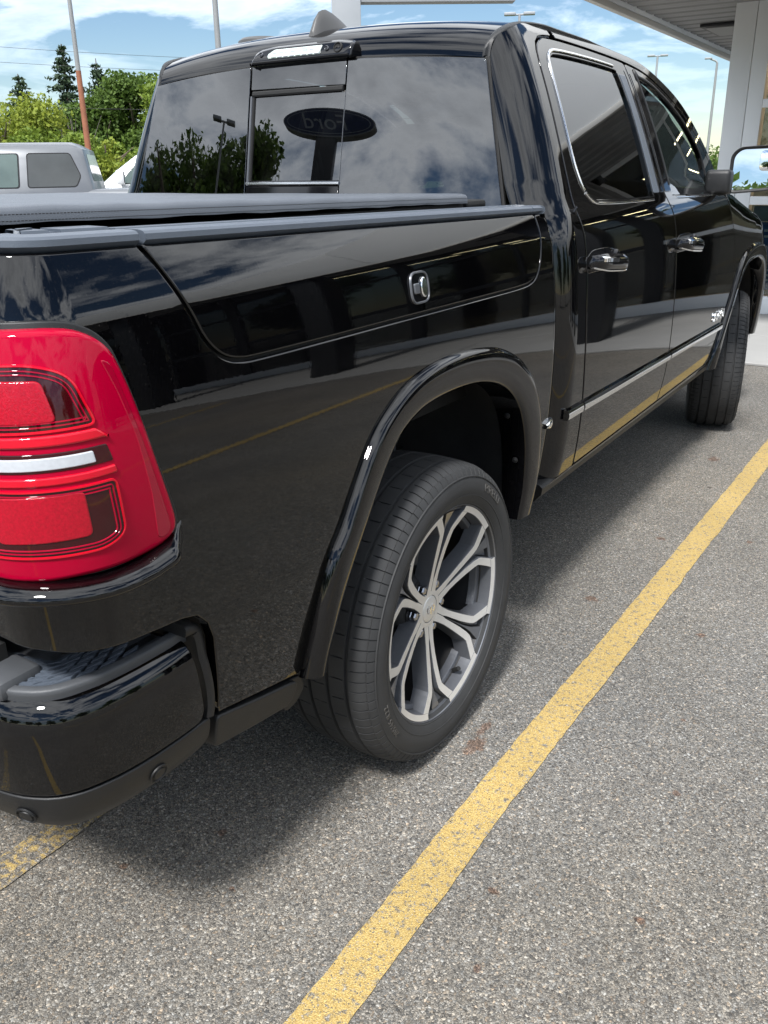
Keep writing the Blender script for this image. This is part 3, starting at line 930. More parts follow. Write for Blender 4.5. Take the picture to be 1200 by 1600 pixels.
# ------------------------------------------------------------------ trees
def leaf_cloud(name, blobs, n, size, mat, parent, flat=0.6):
    """leaf-sized faces spread through ellipsoid clumps"""
    vol = np.array([b[3] * b[4] * b[5] for b in blobs]) ** 0.75
    pick = rng.choice(len(blobs), n, p=vol / vol.sum())
    B = np.array(blobs)[pick]
    d = rng.normal(size=(n, 3)); d /= np.linalg.norm(d, axis=1, keepdims=True)
    rr = rng.random(n) ** 0.42
    rr *= 1 + 0.16 * np.sin(d[:, 0] * 7 + B[:, 0] * 3) * np.sin(d[:, 2] * 6 + B[:, 1] * 5)
    c = B[:, :3] + d * rr[:, None] * B[:, 3:6]
    u = rng.normal(size=(n, 3)); u /= np.linalg.norm(u, axis=1, keepdims=True)
    v = np.cross(u, d + rng.normal(size=(n, 3)) * 0.7); v /= np.maximum(np.linalg.norm(v, axis=1, keepdims=True), 1e-6)
    s = size * (0.6 + 0.8 * rng.random((n, 1)))
    V = np.stack([c - u * s, c + v * s * flat, c + u * s, c - v * s * flat], 1).reshape(-1, 3)
    F = np.arange(4 * n).reshape(n, 4)
    me = bpy.data.meshes.new(name)
    me.vertices.add(4 * n); me.vertices.foreach_set('co', V.ravel())
    me.loops.add(4 * n); me.loops.foreach_set('vertex_index', F.ravel())
    me.polygons.add(n); me.polygons.foreach_set('loop_start', np.arange(0, 4 * n, 4)); me.polygons.foreach_set('loop_total', np.full(n, 4))
    me.materials.append(MATS[mat]); me.update(calc_edges=True); me.validate()
    return link(bpy.data.objects.new(name, me), parent)

def round_tree(name, loc, h, w, mat, label, cat='tree', n=5200, size=0.11, trunk_h=0.25, group=None, bark='bark'):
    t = empty(name, loc)
    R_ = np.random.default_rng(int(abs(loc[0] * 13 + loc[1] * 7)) + 5)
    tr = [(0, 0, 0), (0.04 * w, 0.02, h * 0.3), (-0.03 * w, 0.05, h * 0.6), (0.0, 0, h * 0.85)]
    tube('trunk', catmull(tr, 4), np.linspace(0.045 * h ** 0.8, 0.012 * h ** 0.8, 13), bark, t, 8)
    for k in range(5):
        a = R_.random() * 2 * PI; z0 = h * (0.25 + 0.09 * k)
        tube('limb', [(0, 0, z0), (0.22 * w * math.cos(a), 0.22 * w * math.sin(a), z0 + 0.10 * h), (0.40 * w * math.cos(a), 0.40 * w * math.sin(a), z0 + 0.22 * h)], [0.018 * h, 0.012 * h, 0.004 * h], bark, t, 6)
    blobs = []
    for k in range(15):
        a = R_.random() * 2 * PI; q = R_.random() ** 0.6
        zz = h * (trunk_h + (1 - trunk_h) * (0.18 + 0.70 * R_.random()))
        ww = w * 0.5 * (1 - 0.55 * max(0, (zz / h - 0.55) / 0.45) ** 1.5)
        s = w * (0.13 + 0.12 * R_.random())
        blobs.append((q * ww * math.cos(a), q * ww * math.sin(a), min(zz, h - s * 0.8), s, s, s * 0.85))
    blobs.append((0, 0, h * (trunk_h + (1 - trunk_h) * 0.45), w * 0.30, w * 0.30, h * (1 - trunk_h) * 0.32))
    leaf_cloud('crown', blobs, n, size, mat, t)
    return tag(t, label, cat, group)

def spruce(loc, h, w, label, n=5200, sparse=1.0):
    t = empty('spruce_tree', loc)
    tube('trunk', [(0, 0, 0), (0, 0, h * 0.5), (0, 0, h)], [0.022 * h, 0.014 * h, 0.003 * h], 'bark', t, 8)
    R_ = np.random.default_rng(int(abs(loc[0] * 3 + loc[1] * 11)))
    V = []; z = h * 0.10
    blobs = []
    while z < h * 0.985:
        f = 1 - z / h
        L = w * 0.5 * (f ** 0.75) * (0.62 + 0.6 * R_.random()) + 0.10
        for k in range(4 + int(5 * f)):
            if R_.random() > sparse: continue
            a = R_.random() * 2 * PI; lk_ = L * (0.7 + 0.5 * R_.random())
            for q in (0.22, 0.48, 0.74, 0.97):
                s = (0.16 + 0.20 * lk_) * (1.15 - 0.55 * q)
                blobs.append((q * lk_ * math.cos(a), q * lk_ * math.sin(a), z - 0.22 * q * lk_ + 0.12 * lk_ * q * q, s, s, s * 0.5))
        z += h * (0.018 + 0.018 * R_.random())
    leaf_cloud('crown', blobs, n, 0.14, 'needle', t, 0.36)
    return tag(t, label, 'tree')

spruce(polar(50.5, 60), 8.7, 4.6, 'tall dark spruce left of the rusty pole', 13000, 0.85)
spruce(polar(48.75, 62), 8.2, 5.2, 'second dark spruce right of the rusty pole', 13000)
spruce(polar(53.0, 58), 6.9, 4.6, 'shorter dark spruce behind the yellow-green tree at left', 11000)
spruce(polar(54.6, 60), 5.6, 2.6, 'dark spruce top at the left picture edge', 4000)
round_tree('deciduous_tree', polar(46.9, 60), 7.3, 5.6, 'leaf_green', 'broad green tree left of the truck cab', n=12000, size=0.12)
round_tree('deciduous_tree', polar(44.4, 58), 7.0, 5.4, 'leaf_bush', 'light green tree behind the truck cab edge', n=12000, size=0.12)
round_tree('deciduous_tree', polar(48.9, 59), 6.0, 5.0, 'leaf_green', 'mid green tree between the spruce and the truck cab', n=10000, size=0.12)
round_tree('deciduous_tree', polar(54.4, 45), 4.9, 5.6, 'leaf_yellow', 'yellow-green bushy tree at the far left edge', n=9000, size=0.09, trunk_h=0.1)
round_tree('deciduous_tree', polar(57.6, 46), 5.0, 5.2, 'leaf_yellow', 'yellow-green tree cut by the left picture edge', n=6000, size=0.09, trunk_h=0.1)
for k, (az, D, h, w, mt, lab) in enumerate([(52.2, 43, 3.5, 3.8, 'leaf_bush', 'green bush behind the middle of the grey pickup roof'), (50.6, 42, 3.3, 3.0, 'leaf_bush', 'rounded bush just left of the rusty pole base'),
        (48.8, 42, 3.2, 3.0, 'leaf_yellow', 'yellow-green bush just right of the rusty pole'), (47.0, 43, 2.9, 3.0, 'leaf_bush', 'low green bush above the white pickup'), (45.0, 44, 3.4, 3.2, 'leaf_green', 'dark green bush by the truck cab edge')]):
    round_tree('bush', polar(az, D), h, w, mt, lab, 'bush', 7500, 0.085, 0.02)
round_tree('deciduous_tree', polar(51.6, 62), 5.6, 5.2, 'leaf_green', 'dark green tree mass between the two left spruces', n=9000, size=0.13)
# bare shrub between the spruces
bs = empty('bare_shrub', polar(50.6, 52))
R_ = np.random.default_rng(4)
for k in range(46):
    a = R_.random() * 2 * PI; q = R_.random(); hh = 2.6 + 1.9 * R_.random()
    tube('branch', [(0.3 * q * math.cos(a), 0.3 * q * math.sin(a), 0), (0.9 * q * math.cos(a), 0.9 * q * math.sin(a), hh * 0.6), (1.5 * q * math.cos(a) + R_.normal(0, .15), 1.5 * q * math.sin(a) + R_.normal(0, .15), hh)], [0.04, 0.022, 0.008], 'dead_bark', bs, 4)
tag(bs, 'leafless grey-brown shrub under the tall spruce', 'shrub')
# low trees ahead, right of the cab
for k, (az, D, h, w) in enumerate([(15.4, 85, 3.6, 6.0), (13.2, 85, 3.3, 6.0), (11.0, 88, 3.5, 6.0), (18.5, 90, 3.2, 6.0), (22, 90, 3.0, 6.5), (27, 90, 3.4, 7), (33, 88, 3.4, 7), (39, 80, 3.6, 7)]):
    round_tree('deciduous_tree', polar(az, D), h, w, 'leaf_green', ['low green tree beside the foot of the bent-arm light pole', 'low green tree touching the white building corner', 'low green tree hidden behind the white building corner', 'low tree second left of the bent-arm light pole', 'low tree third left of the bent-arm light pole', 'low tree fourth left of the bent-arm light pole', 'low tree fifth left of the bent-arm light pole', 'low tree sixth left of the bent-arm light pole'][k], n=4200, size=0.13, trunk_h=0.05, group='distant trees beyond the truck cab')
# trees the rear window and the black paint mirror, behind the photographer and to the right
for k, (x, y, h, w) in enumerate([(-27, -19, 11.6, 9.0), (-24, -23, 13.3, 6.5), (-25.8, -21.0, 12.2, 7.0), (-20.5, -26.5, 11.6, 6.0), (-16.5, -29, 9.0, 7.0), (-31, -14, 11.5, 8), (-10, -33, 6.5, 6), (-3, -36, 5.8, 6), (5, -38, 6.2, 7), (13, -36, 7, 7), (22, -30, 8, 8),
        (30, -20, 8, 8), (36, -8, 8.5, 8), (38, 3, 8, 8), (40, 14, 9, 8), (36, 26, 9, 8)]):
    round_tree('deciduous_tree', (x, y, 0), h, w, 'leaf_green', 'tree behind the photographer, mirrored in the truck', n=15000 if k < 6 else 5000, size=0.16 if k < 6 else 0.22, trunk_h=0.12, group='trees mirrored in the truck')
light_pole((-20.5, -17.0, 0), 10.5, 0.09, rad(-40), 2, 'twin-head light pole mirrored in the truck rear window')

pbr('car_glass_dark', (0.040, 0.045, 0.047), 0.05, coat=0.0, var=0.5, vscale=2.2)
# ------------------------------------------------------------------ parked vehicles behind
def bg_pickup(loc, rz, mat, label):
    """crew-cab pickup, nose along local +X"""
    t = empty('parked_pickup', loc, rz)
    # lower body: rounded section swept along the length
    xs = np.array([-2.95, -2.92, -2.6, -2.0, -1.0, -0.7, 0.5, 1.6, 1.9, 2.5, 2.8, 2.93, 2.95])
    top = np.array([1.26, 1.30, 1.31, 1.31, 1.31, 1.31, 1.305, 1.29, 1.27, 1.22, 1.17, 1.12, 1.05])
    hw = np.array([0.90, 0.95, 0.985, 0.99, 0.99, 0.985, 0.985, 0.985, 0.985, 0.98, 0.93, 0.86, 0.82])
    rows = []
    for x, tz, w in zip(xs, top, hw):
        zs = [0.46, 0.55, 0.85, 1.08, tz - 0.10, tz - 0.03, tz]
        ws = [w - 0.05, w - 0.01, w, w - 0.005, w - 0.02, w - 0.05, w - 0.10]
        r = [(x, -b, a) for a, b in zip(zs, ws)] + [(x, b, a) for a, b in zip(zs[::-1], ws[::-1])]
        rows.append(r)
    body = grid_obj('body', np.array(rows), mat, t, closed_v=True, flip=True, auto=38)
    for r, fl in ((rows[0], 0), (rows[-1], 1)):
        me = mesh_obj('end_panel', r, [tuple(range(len(r)))[::(1 if fl else -1)]], mat, t, False)
    # cab: side outline lofted with tumblehome
    def cabw(z): return np.interp(z, [1.20, 1.32, 1.6, 1.86, 1.93, 1.96], [0.95, 0.93, 0.84, 0.755, 0.70, 0.55])
    secs = []
    for z in (1.25, 1.32, 1.45, 1.60, 1.75, 1.86, 1.91, 1.945, 1.96):
        xb = np.interp(z, [1.25, 1.86, 1.96], [-0.82, -0.70, -0.52]); xf = np.interp(z, [1.25, 1.60, 1.86, 1.93, 1.96], [1.78, 1.35, 0.98, 0.80, 0.55])
        w = cabw(z); c = 0.10
        secs.append([(xf, -w + c, z), (xf - 0.06, -w + 0.03, z), (xf - 0.18, -w, z), (xb + 0.10, -w, z), (xb + 0.02, -w + 0.04, z), (xb, -w + 0.12, z),
                     (xb, w - 0.12, z), (xb + 0.02, w - 0.04, z), (xb + 0.10, w, z), (xf - 0.18, w, z), (xf - 0.06, w - 0.03, z), (xf, w - c, z)])
    grid_obj('cab', np.array(secs), mat, t, closed_v=True, auto=45)
    mesh_obj('roof', secs[-1], [tuple(range(12))], mat, t, False)
    def side(s):
        def S(a, b, o=0.0):
            a = np.asarray(a, float); b = np.asarray(b, float)
            y = cabw(b) + 0.004 + o
            return np.stack([a + 0 * b, s * y, b + 0 * a], -1)
        return S
    for s in (-1, 1):
        for nm, L in (('rear_window', [(-0.56, 1.36), (0.10, 1.355), (0.08, 1.80), (-0.50, 1.80), (-0.63, 1.50)]), ('front_window', [(0.24, 1.355), (1.30, 1.355), (1.02, 1.66), (0.78, 1.80), (0.22, 1.80)])):
            panel('window_seal', side(s), round_poly(np.array(L) * 1.0 + (np.array(L) - np.mean(L, 0)) * np.array([0.045, 0.07]), 0.05), 'gloss_black', t, o=-0.001, h=0.08, rim=0.002, depth=0.012, flip=(s > 0))
            panel(nm, side(s), round_poly(L, 0.04), 'car_glass_dark' if 'rear' in nm else 'car_glass', t, o=0.006, h=0.08, rim=0.002, depth=0.012, flip=(s > 0))
        for x in (0.165, -0.62, 1.42):
            box('door_gap', (x - 0.006, s * 0.9755 - 0.012, 0.58), (x + 0.006, s * 0.9755 + 0.012, 1.24), 'matte_black', t)
        for x in (-0.35, 0.62):
            box('door_handle', (x - 0.1, s * 0.985 - 0.02, 1.13), (x + 0.1, s * 0.985 + 0.02, 1.16), mat, t, bev=0.008)
        mcap = box('mirror', (1.20, s * 1.17 - 0.10, 1.33), (1.36, s * 1.17 + 0.10, 1.60), mat, t, bev=0.045)
        box('mirror_glass', (1.192, s * 1.17 - 0.075, 1.36), (1.199, s * 1.17 + 0.075, 1.57), 'mirror_glass', mcap)
        box('mirror_arm', (1.24, min(s * 0.93, s * 1.08), 1.36), (1.32, max(s * 0.93, s * 1.08), 1.42), 'plastic', t, bev=0.01)
        for x in (-1.75, 1.98):
            w = empty_part('wheel', t, (x, s * 0.83, 0.40))
            wt = revolve_x('tyre', [(-0.13, 0.22), (-0.14, 0.30), (-0.125, 0.385), (-0.08, 0.40), (0.08, 0.40), (0.125, 0.385), (0.14, 0.30), (0.13, 0.22)], 'rubber', w, 40)
            wr = revolve_x('rim', [(0.132, 0.235), (0.11, 0.21), (0.06, 0.19), (0.09, 0.05), (0.095, 0.0)], 'machined', w, 30)
            w.rotation_euler = (0, 0, PI / 2 if s > 0 else -PI / 2)
            bx = box('wheel_arch', (x - 0.46, min(s * 0.60, s * 0.9855), 0.45), (x + 0.46, max(s * 0.60, s * 0.9925), 0.90), 'matte_black', t, bev=0.16, seg=5)
    # windscreen and rear glass
    def wsS(a, b, o=0.0):
        a = np.asarray(a, float); b = np.asarray(b, float)
        xf = np.interp(b, [1.25, 1.60, 1.86, 1.93], [1.78, 1.35, 0.98, 0.80])
        return np.stack([xf + 0.008 + o + 0 * a, a + 0 * b, b + 0.006 + 0 * a], -1)
    panel('windscreen', wsS, round_poly([(-0.80, 1.34), (0.80, 1.34), (0.62, 1.82), (-0.62, 1.82)], 0.08), 'car_glass', t, h=0.1, rim=0.002, depth=0.012)
    def rgS(a, b, o=0.0):
        a = np.asarray(a, float); b = np.asarray(b, float)
        xb = np.interp(b, [1.25, 1.86], [-0.82, -0.70])
        return np.stack([xb - 0.006 - o + 0 * a, a + 0 * b, b + 0 * a], -1)
    panel('rear_glass', rgS, round_poly([(-0.70, 1.42), (0.70, 1.42), (0.60, 1.80), (-0.60, 1.80)], 0.07), 'car_glass_dark', t, h=0.1, rim=0.002, depth=0.012, flip=True)
    box('tailgate', (-2.972, -0.80, 0.72), (-2.951, 0.80, 1.27), mat, t, bev=0.01)
    box('bumper', (-3.08, -0.92, 0.50), (-2.96, 0.92, 0.70), 'chrome', t, bev=0.03)
    box('bumper', (2.94, -0.90, 0.48), (3.06, 0.90, 0.72), 'chrome', t, bev=0.03)
    box('grille', (2.955, -0.60, 0.76), (2.985, 0.60, 1.08), 'gloss_black', t, bev=0.01)
    for s in (-1, 1):
        box('headlight', (2.86, min(s * 0.62, s * 0.86), 0.80), (2.965, max(s * 0.62, s * 0.86), 1.06), 'lens_clear', t, bev=0.02)
        box('tail_lamp', (-2.975, min(s * 0.82, s * 0.94), 0.80), (-2.93, max(s * 0.82, s * 0.94), 1.22), 'lens_red', t, bev=0.015)
    return tag(t, label, 'pickup')
def empty_part(name, parent, loc):
    o = bpy.data.objects.new(name, None); o.empty_display_size = 0.1
    o.location = loc
    return link(o, parent)

# heading: nose to the left of the picture
_h = Vector((-0.72, -0.69, 0)).normalized()
_rz = math.atan2(_h.y, _h.x)
_pb = polar(49.8, 14.2)                       # near rear corner of the grey cab
_side = Vector((-_h.y, _h.x, 0))              # local +Y (left side of the vehicle)
bg_pickup(_pb + _h * 0.78 + (-_side if _side.dot(_pb - CAM) < 0 else _side) * 0.93, _rz, 'grey_car_paint', 'grey crew cab pickup parked beyond the tonneau cover at left')
_pf = polar(49.5, 19.0)                       # windscreen foot of the white one
bg_pickup(_pf - _h * 1.75 + (-_side if _side.dot(_pf - CAM) < 0 else _side) * 0.9, _rz, 'white_car_paint', 'white pickup parked behind the grey one, windscreen and hood showing')

# ================================================================== the black pickup
truck = empty('pickup_truck', (0, 0, 0))
def integ(tab, zref, pref, z0=.3, z1=2.0, n=1701):
    zs = np.linspace(z0, z1, n)
    th = np.radians(np.interp(zs, [a for a, _ in tab], [b for _, b in tab]))
    k = np.hanning(25); k /= k.sum()
    th = np.convolve(np.pad(th, 12, mode='edge'), k, 'valid')
    p = -np.concatenate([[0], np.cumsum((np.tan(th[1:]) + np.tan(th[:-1])) / 2 * np.diff(zs))])
    p += pref - np.interp(zref, zs, p)
    return zs, p
# tilt of the body side (degrees, up positive) against height, integrated into the section
BED = integ([(.3, -8), (.53, -8), (.6, -7), (.755, -6), (.775, -3), (.9, -1.5), (1.1, 3), (1.2, 6.5), (1.27, 9), (1.306, 11), (1.326, 20), (1.36, 24), (1.40, 27)], 1.1, 1.0)
CAB = integ([(.3, -16), (.5, -14), (.56, -10), (.65, -6), (.74, -3), (.85, -1), (1.0, 2), (1.1, 4), (1.2, 6), (1.28, 10), (1.33, 19), (1.37, 30), (1.39, 27), (1.42, 19), (1.6, 21), (1.8, 25), (1.88, 32), (1.93, 50), (2.0, 60)], 1.1, 1.003)
def smooth_tab(tab):
    return tab
def bedp(z): return np.interp(z, *BED) - 1.0
def cabx(z): return np.interp(z, *CAB)
RC, RF, YF = .12, .045, .665
def bed_plan(s):
    s = np.asarray(s, float)
    x = np.ones_like(s); y = s.copy(); nx = np.ones_like(s); ny = np.zeros_like(s)
    y0 = -1.015; L = RC * PI / 2
    a = np.clip((y0 - s) / RC, 0, PI / 2); m = s < y0
    x = np.where(m, 1 - RC + RC * np.cos(a), x); y = np.where(m, y0 - RC * np.sin(a), y); nx = np.where(m, np.cos(a), nx); ny = np.where(m, -np.sin(a), ny)
    m = s < y0 - L
    x = np.where(m, 1 - RC - (y0 - L - s), x)
    m = s > YF; b = np.clip((s - YF) / RF, 0, PI / 2)
    x = np.where(m, 1 - RF + RF * np.cos(b), x); y = np.where(m, YF + RF * np.sin(b), y); nx = np.where(m, np.cos(b), nx); ny = np.where(m, np.sin(b), ny)
    return x, y, nx, ny
def Sbed(s, z, o=0.0):
    x, y, nx, ny = bed_plan(s); z = np.asarray(z, float)
    p = bedp(z) + o
    return np.stack([x + nx * p, y + ny * p, z + 0 * x], -1)
def cabYb(z): return .735 + np.clip(z - 1.35, 0, None) * .19
def cabr(z): return np.interp(z, [.5, 1.3, 1.45, 1.8, 1.9], [.10, .12, .135, .11, .10])
def Sside(y, z, o=0.0):
    y = np.asarray(y, float); z = np.asarray(z, float)
    tp = .05 * (np.clip(y - 1.8, 0, None) / 1.2) ** 2 * np.clip((z - 1.36) / .1, 0, 1)
    return np.stack([cabx(z) + o - tp + 0 * y, y + 0 * z, z + 0 * y], -1)
CA = .19
def Scab(a, z, o=0.0):
    a = np.asarray(a, float); z = np.asarray(z, float)
    r = cabr(z) + o; X = cabx(z) + o; Yb = cabYb(z) - o
    u = np.clip(a / CA, 0, 1) * PI / 2
    x = X - r + r * np.sin(u) + np.minimum(a, 0); y = Yb + r - r * np.cos(u) + np.maximum(a - CA, 0)
    return np.stack([x, y, z + 0 * a], -1)
def a_of_y(y, z): return CA + y - (cabYb(z) + cabr(z))
def fdrop(y): return np.interp(y, [3.0, 3.3, 3.7, 4.15, 4.5], [0, .05, .12, .23, .32])
def Sfen(y, z, o=0.0):
    y = np.asarray(y, float); z = np.asarray(z, float)
    zz = np.where(z > 1.0, z + fdrop(y) * np.clip((z - 1.0) / .25, 0, 1), z)
    tp = .30 * (np.clip(y - 3.85, 0, None) / .6) ** 2.2
    return np.stack([cabx(np.minimum(zz, 1.40)) + o - tp + 0 * y, y + 0 * z, z + 0 * y], -1)
def zrail(s): return 1.400 - .021 * (np.asarray(s, float) + 1.1) / 1.67
def both(o):
    """the same part on the other side of the vehicle"""
    c = copy_tree(o, parent=o.parent)
    c.scale = (-1, 1, 1)
    return c

# ---- rear wheel arch curves (outer edge on the body, inner lip)
ARO = catmull([(-.566, .50), (-.548, .575), (-.497, .742), (-.450, .808), (-.395, .893), (-.338, .968), (-.277, 1.015), (-.193, 1.056), (-.09, 1.079), (.022, 1.086), (.143, 1.080), (.275, 1.06), (.386, 1.02), (.472, .963), (.535, .892), (.580, .803), (.605, .71), (.612, .63), (.605, .56), (.592, .50)], 5)
ARI = catmull([(-.512, .50), (-.498, .56), (-.457, .655), (-.40, .75), (-.322, .86), (-.262, .928), (-.212, .963), (-.13, .991), (-.03, 1.0), (.09, .998), (.19, .985), (.285, .958), (.365, .915), (.425, .855), (.465, .775), (.485, .70), (.492, .62), (.490, .56), (.482, .50)], 5)
def arch_shrunk(A, d, c=(0.0, .62)):
    v = A - np.array(c); l = np.linalg.norm(v, axis=1, keepdims=True)
    return A - v / l * d

LID = np.array([(-.852, 1.3945), (-.838, 1.369), (-.813, 1.319), (-.797, 1.285), (-.784, 1.255), (-.767, 1.232), (-.742, 1.214), (-.709, 1.205), (-.658, 1.202), (-.45, 1.2005), (-.2, 1.2000), (.1, 1.1990), (.3, 1.1985), (.42, 1.199), (.49, 1.203), (.535, 1.217), (.565, 1.248), (.584, 1.295), (.591, 1.345), (.588, 1.3765)])
LIDC = catmull(LID, 4)
# bed side sheet
bo = [(-1.292, .845), (-1.2, .838), (-1.146, .835), (-1.098, .828), (-1.059, .824), (-1.012, .819), (-.957, .812), (-.905, .806), (-.872, .797), (-.848, .772), (-.834, .735), (-.826, .66), (-.822, .60), (-.822, .566), (-.575, .515)]
arch = arch_shrunk(ARO, .035)
arch = arch[(arch[:, 1] > .53)]
lidg = np.array([p for p in LIDC])
lid_off = offset_in(np.vstack([LIDC, [(.0, 1.6)]]), -.0055)[:-1] if area2(np.vstack([LIDC, [(.0, 1.6)]])) > 0 else offset_in(np.vstack([LIDC, [(.0, 1.6)]])[::-1], -.0055)[1:][::-1]
lid_off = lid_off[(lid_off[:, 1] < 1.372)]
bo += [tuple(p) for p in arch] + [(.60, .53), (.735, .53), (.735, 1.3745), (.605, 1.3755)] + [tuple(p) for p in lid_off[::-1]] + [(-.862, 1.3945), (-1.292, 1.3995)]
bed_side = panel('bed_side', Sbed, bo, 'black_paint', truck, h=0.022, rim=.004, depth=.022)
both(bed_side)
lid_loop = np.vstack([LIDC, [(0.3, 1.3785), (0, 1.3835), (-.3, 1.3875), (-.6, 1.391)]])
lid = panel('storage_lid', Sbed, lid_loop, 'black_paint', truck, h=0.022, rim=.004, depth=.022)
both(lid)
# dark seal behind the lid gap
sg = LIDC[2:-2]
P_, F_ = surf_frames(Sbed, sg[:, 0], sg[:, 1], -.012)
both(sweep('lid_seal', P_, [(-.004, -.012), (.001, -.012), (.001, .012), (-.004, .012)], F_, 'matte_black', truck))
# lid lock: bezel, push button, key cap
c0 = (-.107, 1.2545)
lock_o = round_poly([(c0[0] - .037, c0[1] - .032), (c0[0] + .037, c0[1] - .032), (c0[0] + .037, c0[1] + .032), (c0[0] - .037, c0[1] + .032)], .024)
lk = panel('lid_lock', Sbed, lock_o, 'gloss_black', truck, o=.0025, h=.012, rim=.002, depth=.006)
Lr = resample(lock_o, .006)
P_, F_ = surf_frames_closed(Sbed, Lr, .003)
sweep('bezel', P_, [(-.002, -.003), (.002, -.0015), (.002, .0015), (-.002, .003)], F_, 'gunmetal', lk, closed=True)
panel('button', Sbed, round_poly([(c0[0] - .026, c0[1] - .012), (c0[0] - .004, c0[1] - .012), (c0[0] - .004, c0[1] + .010), (c0[0] - .026, c0[1] + .010)], .004), 'gunmetal', lk, o=.006, h=.01, rim=.002, depth=.004)
el = np.array([(c0[0] + .014 + .013 * math.cos(a), c0[1] + .022 * math.sin(a)) for a in np.linspace(0, 2 * PI, 24, endpoint=False)])
panel('key_cap', Sbed, el, 'chrome', lk, o=.0075, h=.01, rim=.003, depth=.005)
both(lk)

# ---- plastic rail caps along the bed, with the ribbed tops
def rail_cap(s0, s1, name):
    ss = np.linspace(s0, s1, max(6, int((s1 - s0) / .04)))
    P0 = Sbed(ss, zrail(ss) - .001)
    x, y, nx, ny = bed_plan(ss)
    Nn = np.stack([nx, ny, 0 * nx], -1); U = np.tile(np.array([0, 0, 1.0]), (len(ss), 1))
    prof = [(-.008, -.004), (.001, .0035), (.0035, .006), (.0025, .0145), (-.002, .0185), (-.012, .0205), (-.040, .0205), (-.0425, .0170), (-.058, .0170), (-.0605, .0212), (-.092, .0212), (-.096, .0165), (-.098, -.04), (-.02, -.04)]
    return sweep(name, P0, prof, np.stack([Nn, U], 1), 'plastic_rail', truck, auto=24)
both(rail_cap(-.845, .580, 'rail_cap')); both(rail_cap(.5845, .72, 'rail_cap')); both(rail_cap(-1.20, -.857, 'rail_cap'))
# raised ribs on the rear cap
for k, s0 in enumerate((-1.16, -1.06, -.955)):
    ss = np.linspace(s0, s0 + .085, 6)
    P0 = Sbed(ss, zrail(ss)); x, y, nx, ny = bed_plan(ss)
    fr = np.stack([np.stack([nx, ny, 0 * nx], -1), np.tile(np.array([0, 0, 1.0]), (6, 1))], 1)
    both(sweep('rail_rib', P0, [(-.044, .0165), (-.047, .0235), (-.090, .0245), (-.094, .0165)], fr, 'plastic_rail', truck))

# ---- tonneau cover: stitched vinyl with turned-down edge
ys = np.linspace(-1.10, .47, 60)
xs_ = np.concatenate([[-.805, -.803, -.797, -.786], np.linspace(-.77, .77, 40), [.786, .797, .803, .805]])
T = np.zeros((len(xs_), len(ys), 3))
for i, x in enumerate(xs_):
    ax = abs(x)
    for j, y in enumerate(ys):
        zt = 1.4535 - .0135 * (y + 1.0) + .006 * math.exp(-((y % .52) - .26) ** 2 / .003) * (1 - (ax / .8) ** 4 if ax < .8 else 0) - .004 * math.cos(x * 2.1)
        drop = {.786: .001, .797: .0035, .803: .010, .805: .0255}.get(round(ax, 3), 0.0)
        wv = .0014 * math.sin(y * 31 + x * 5) * math.sin(y * 13 + x * 9)
        T[i, j] = (x, y, zt - drop + wv)
tn = grid_obj('tonneau_cover', T, 'vinyl', truck, flip=False)
me_ = tn.data
bm = bmesh.new(); bm.from_mesh(me_); bmesh.ops.recalc_face_normals(bm, faces=bm.faces)
if sum(f.normal.z for f in bm.faces) < 0: bmesh.ops.reverse_faces(bm, faces=bm.faces)
bm.to_mesh(me_); bm.free()
# stitch rows along the edge (each stitch a short dash)
st = bmesh.new()
for row, (xx, dz) in enumerate(((.8035, .0125), (.8050, .0215))):
    for k in range(240):
        y0 = -1.09 + k * .0065
        zt = 1.4535 - .0135 * (y0 + 1.0) - dz
        for s in (-1, 1):
            q = [st.verts.new((s * (xx + .0006), y0 + a, zt + b)) for a, b in ((0, -.0006), (.0045, -.0006), (.0045, .0006), (0, .0006))]
            st.faces.new(q if s > 0 else q[::-1])
so = bm_obj('stitching', st, 'matte_black', tn); so['kind'] = 'stuff'
ft = box('tonneau_frame', (-.795, -1.09, 1.385), (.795, .465, 1.409), 'matte_black', truck, bev=.004)
box('tonneau_header', (-.80, .475, 1.39), (.80, .60, 1.415), 'matte_black', truck, bev=.01)
box('bed_floor', (-.80, -1.06, .86), (.80, .68, .90), 'matte_black', truck)  # unseen under the cover; added dark to stop light leaking through the bed
box('bed_bulkhead', (-.82, .675, .60), (.82, .70, 1.385), 'matte_black', truck)

# ---- tailgate
def Stg(x, z, o=0.0):
    x = np.asarray(x, float); z = np.asarray(z, float)
    return np.stack([x + 0 * z, -1.118 - .012 * (1 - (x / .8) ** 2) + .03 * np.clip((z - 1.25) / .15, 0, 1) ** 2 - o + 0 * z, z + 0 * x], -1)
panel('tailgate', Stg, round_poly([(-.783, .80), (.783, .80), (.783, 1.40), (-.783, 1.40)], .02), 'black_paint', truck, h=.05)
box('tailgate_cap', (-.783, -1.11, 1.400), (.783, -1.03, 1.425), 'plastic_rail', truck, bev=.008)
hb = panel('tailgate_handle', Stg, round_poly([(-.13, 1.22), (.13, 1.22), (.12, 1.30), (-.12, 1.30)], .015), 'gloss_black', truck, o=.012, h=.04)

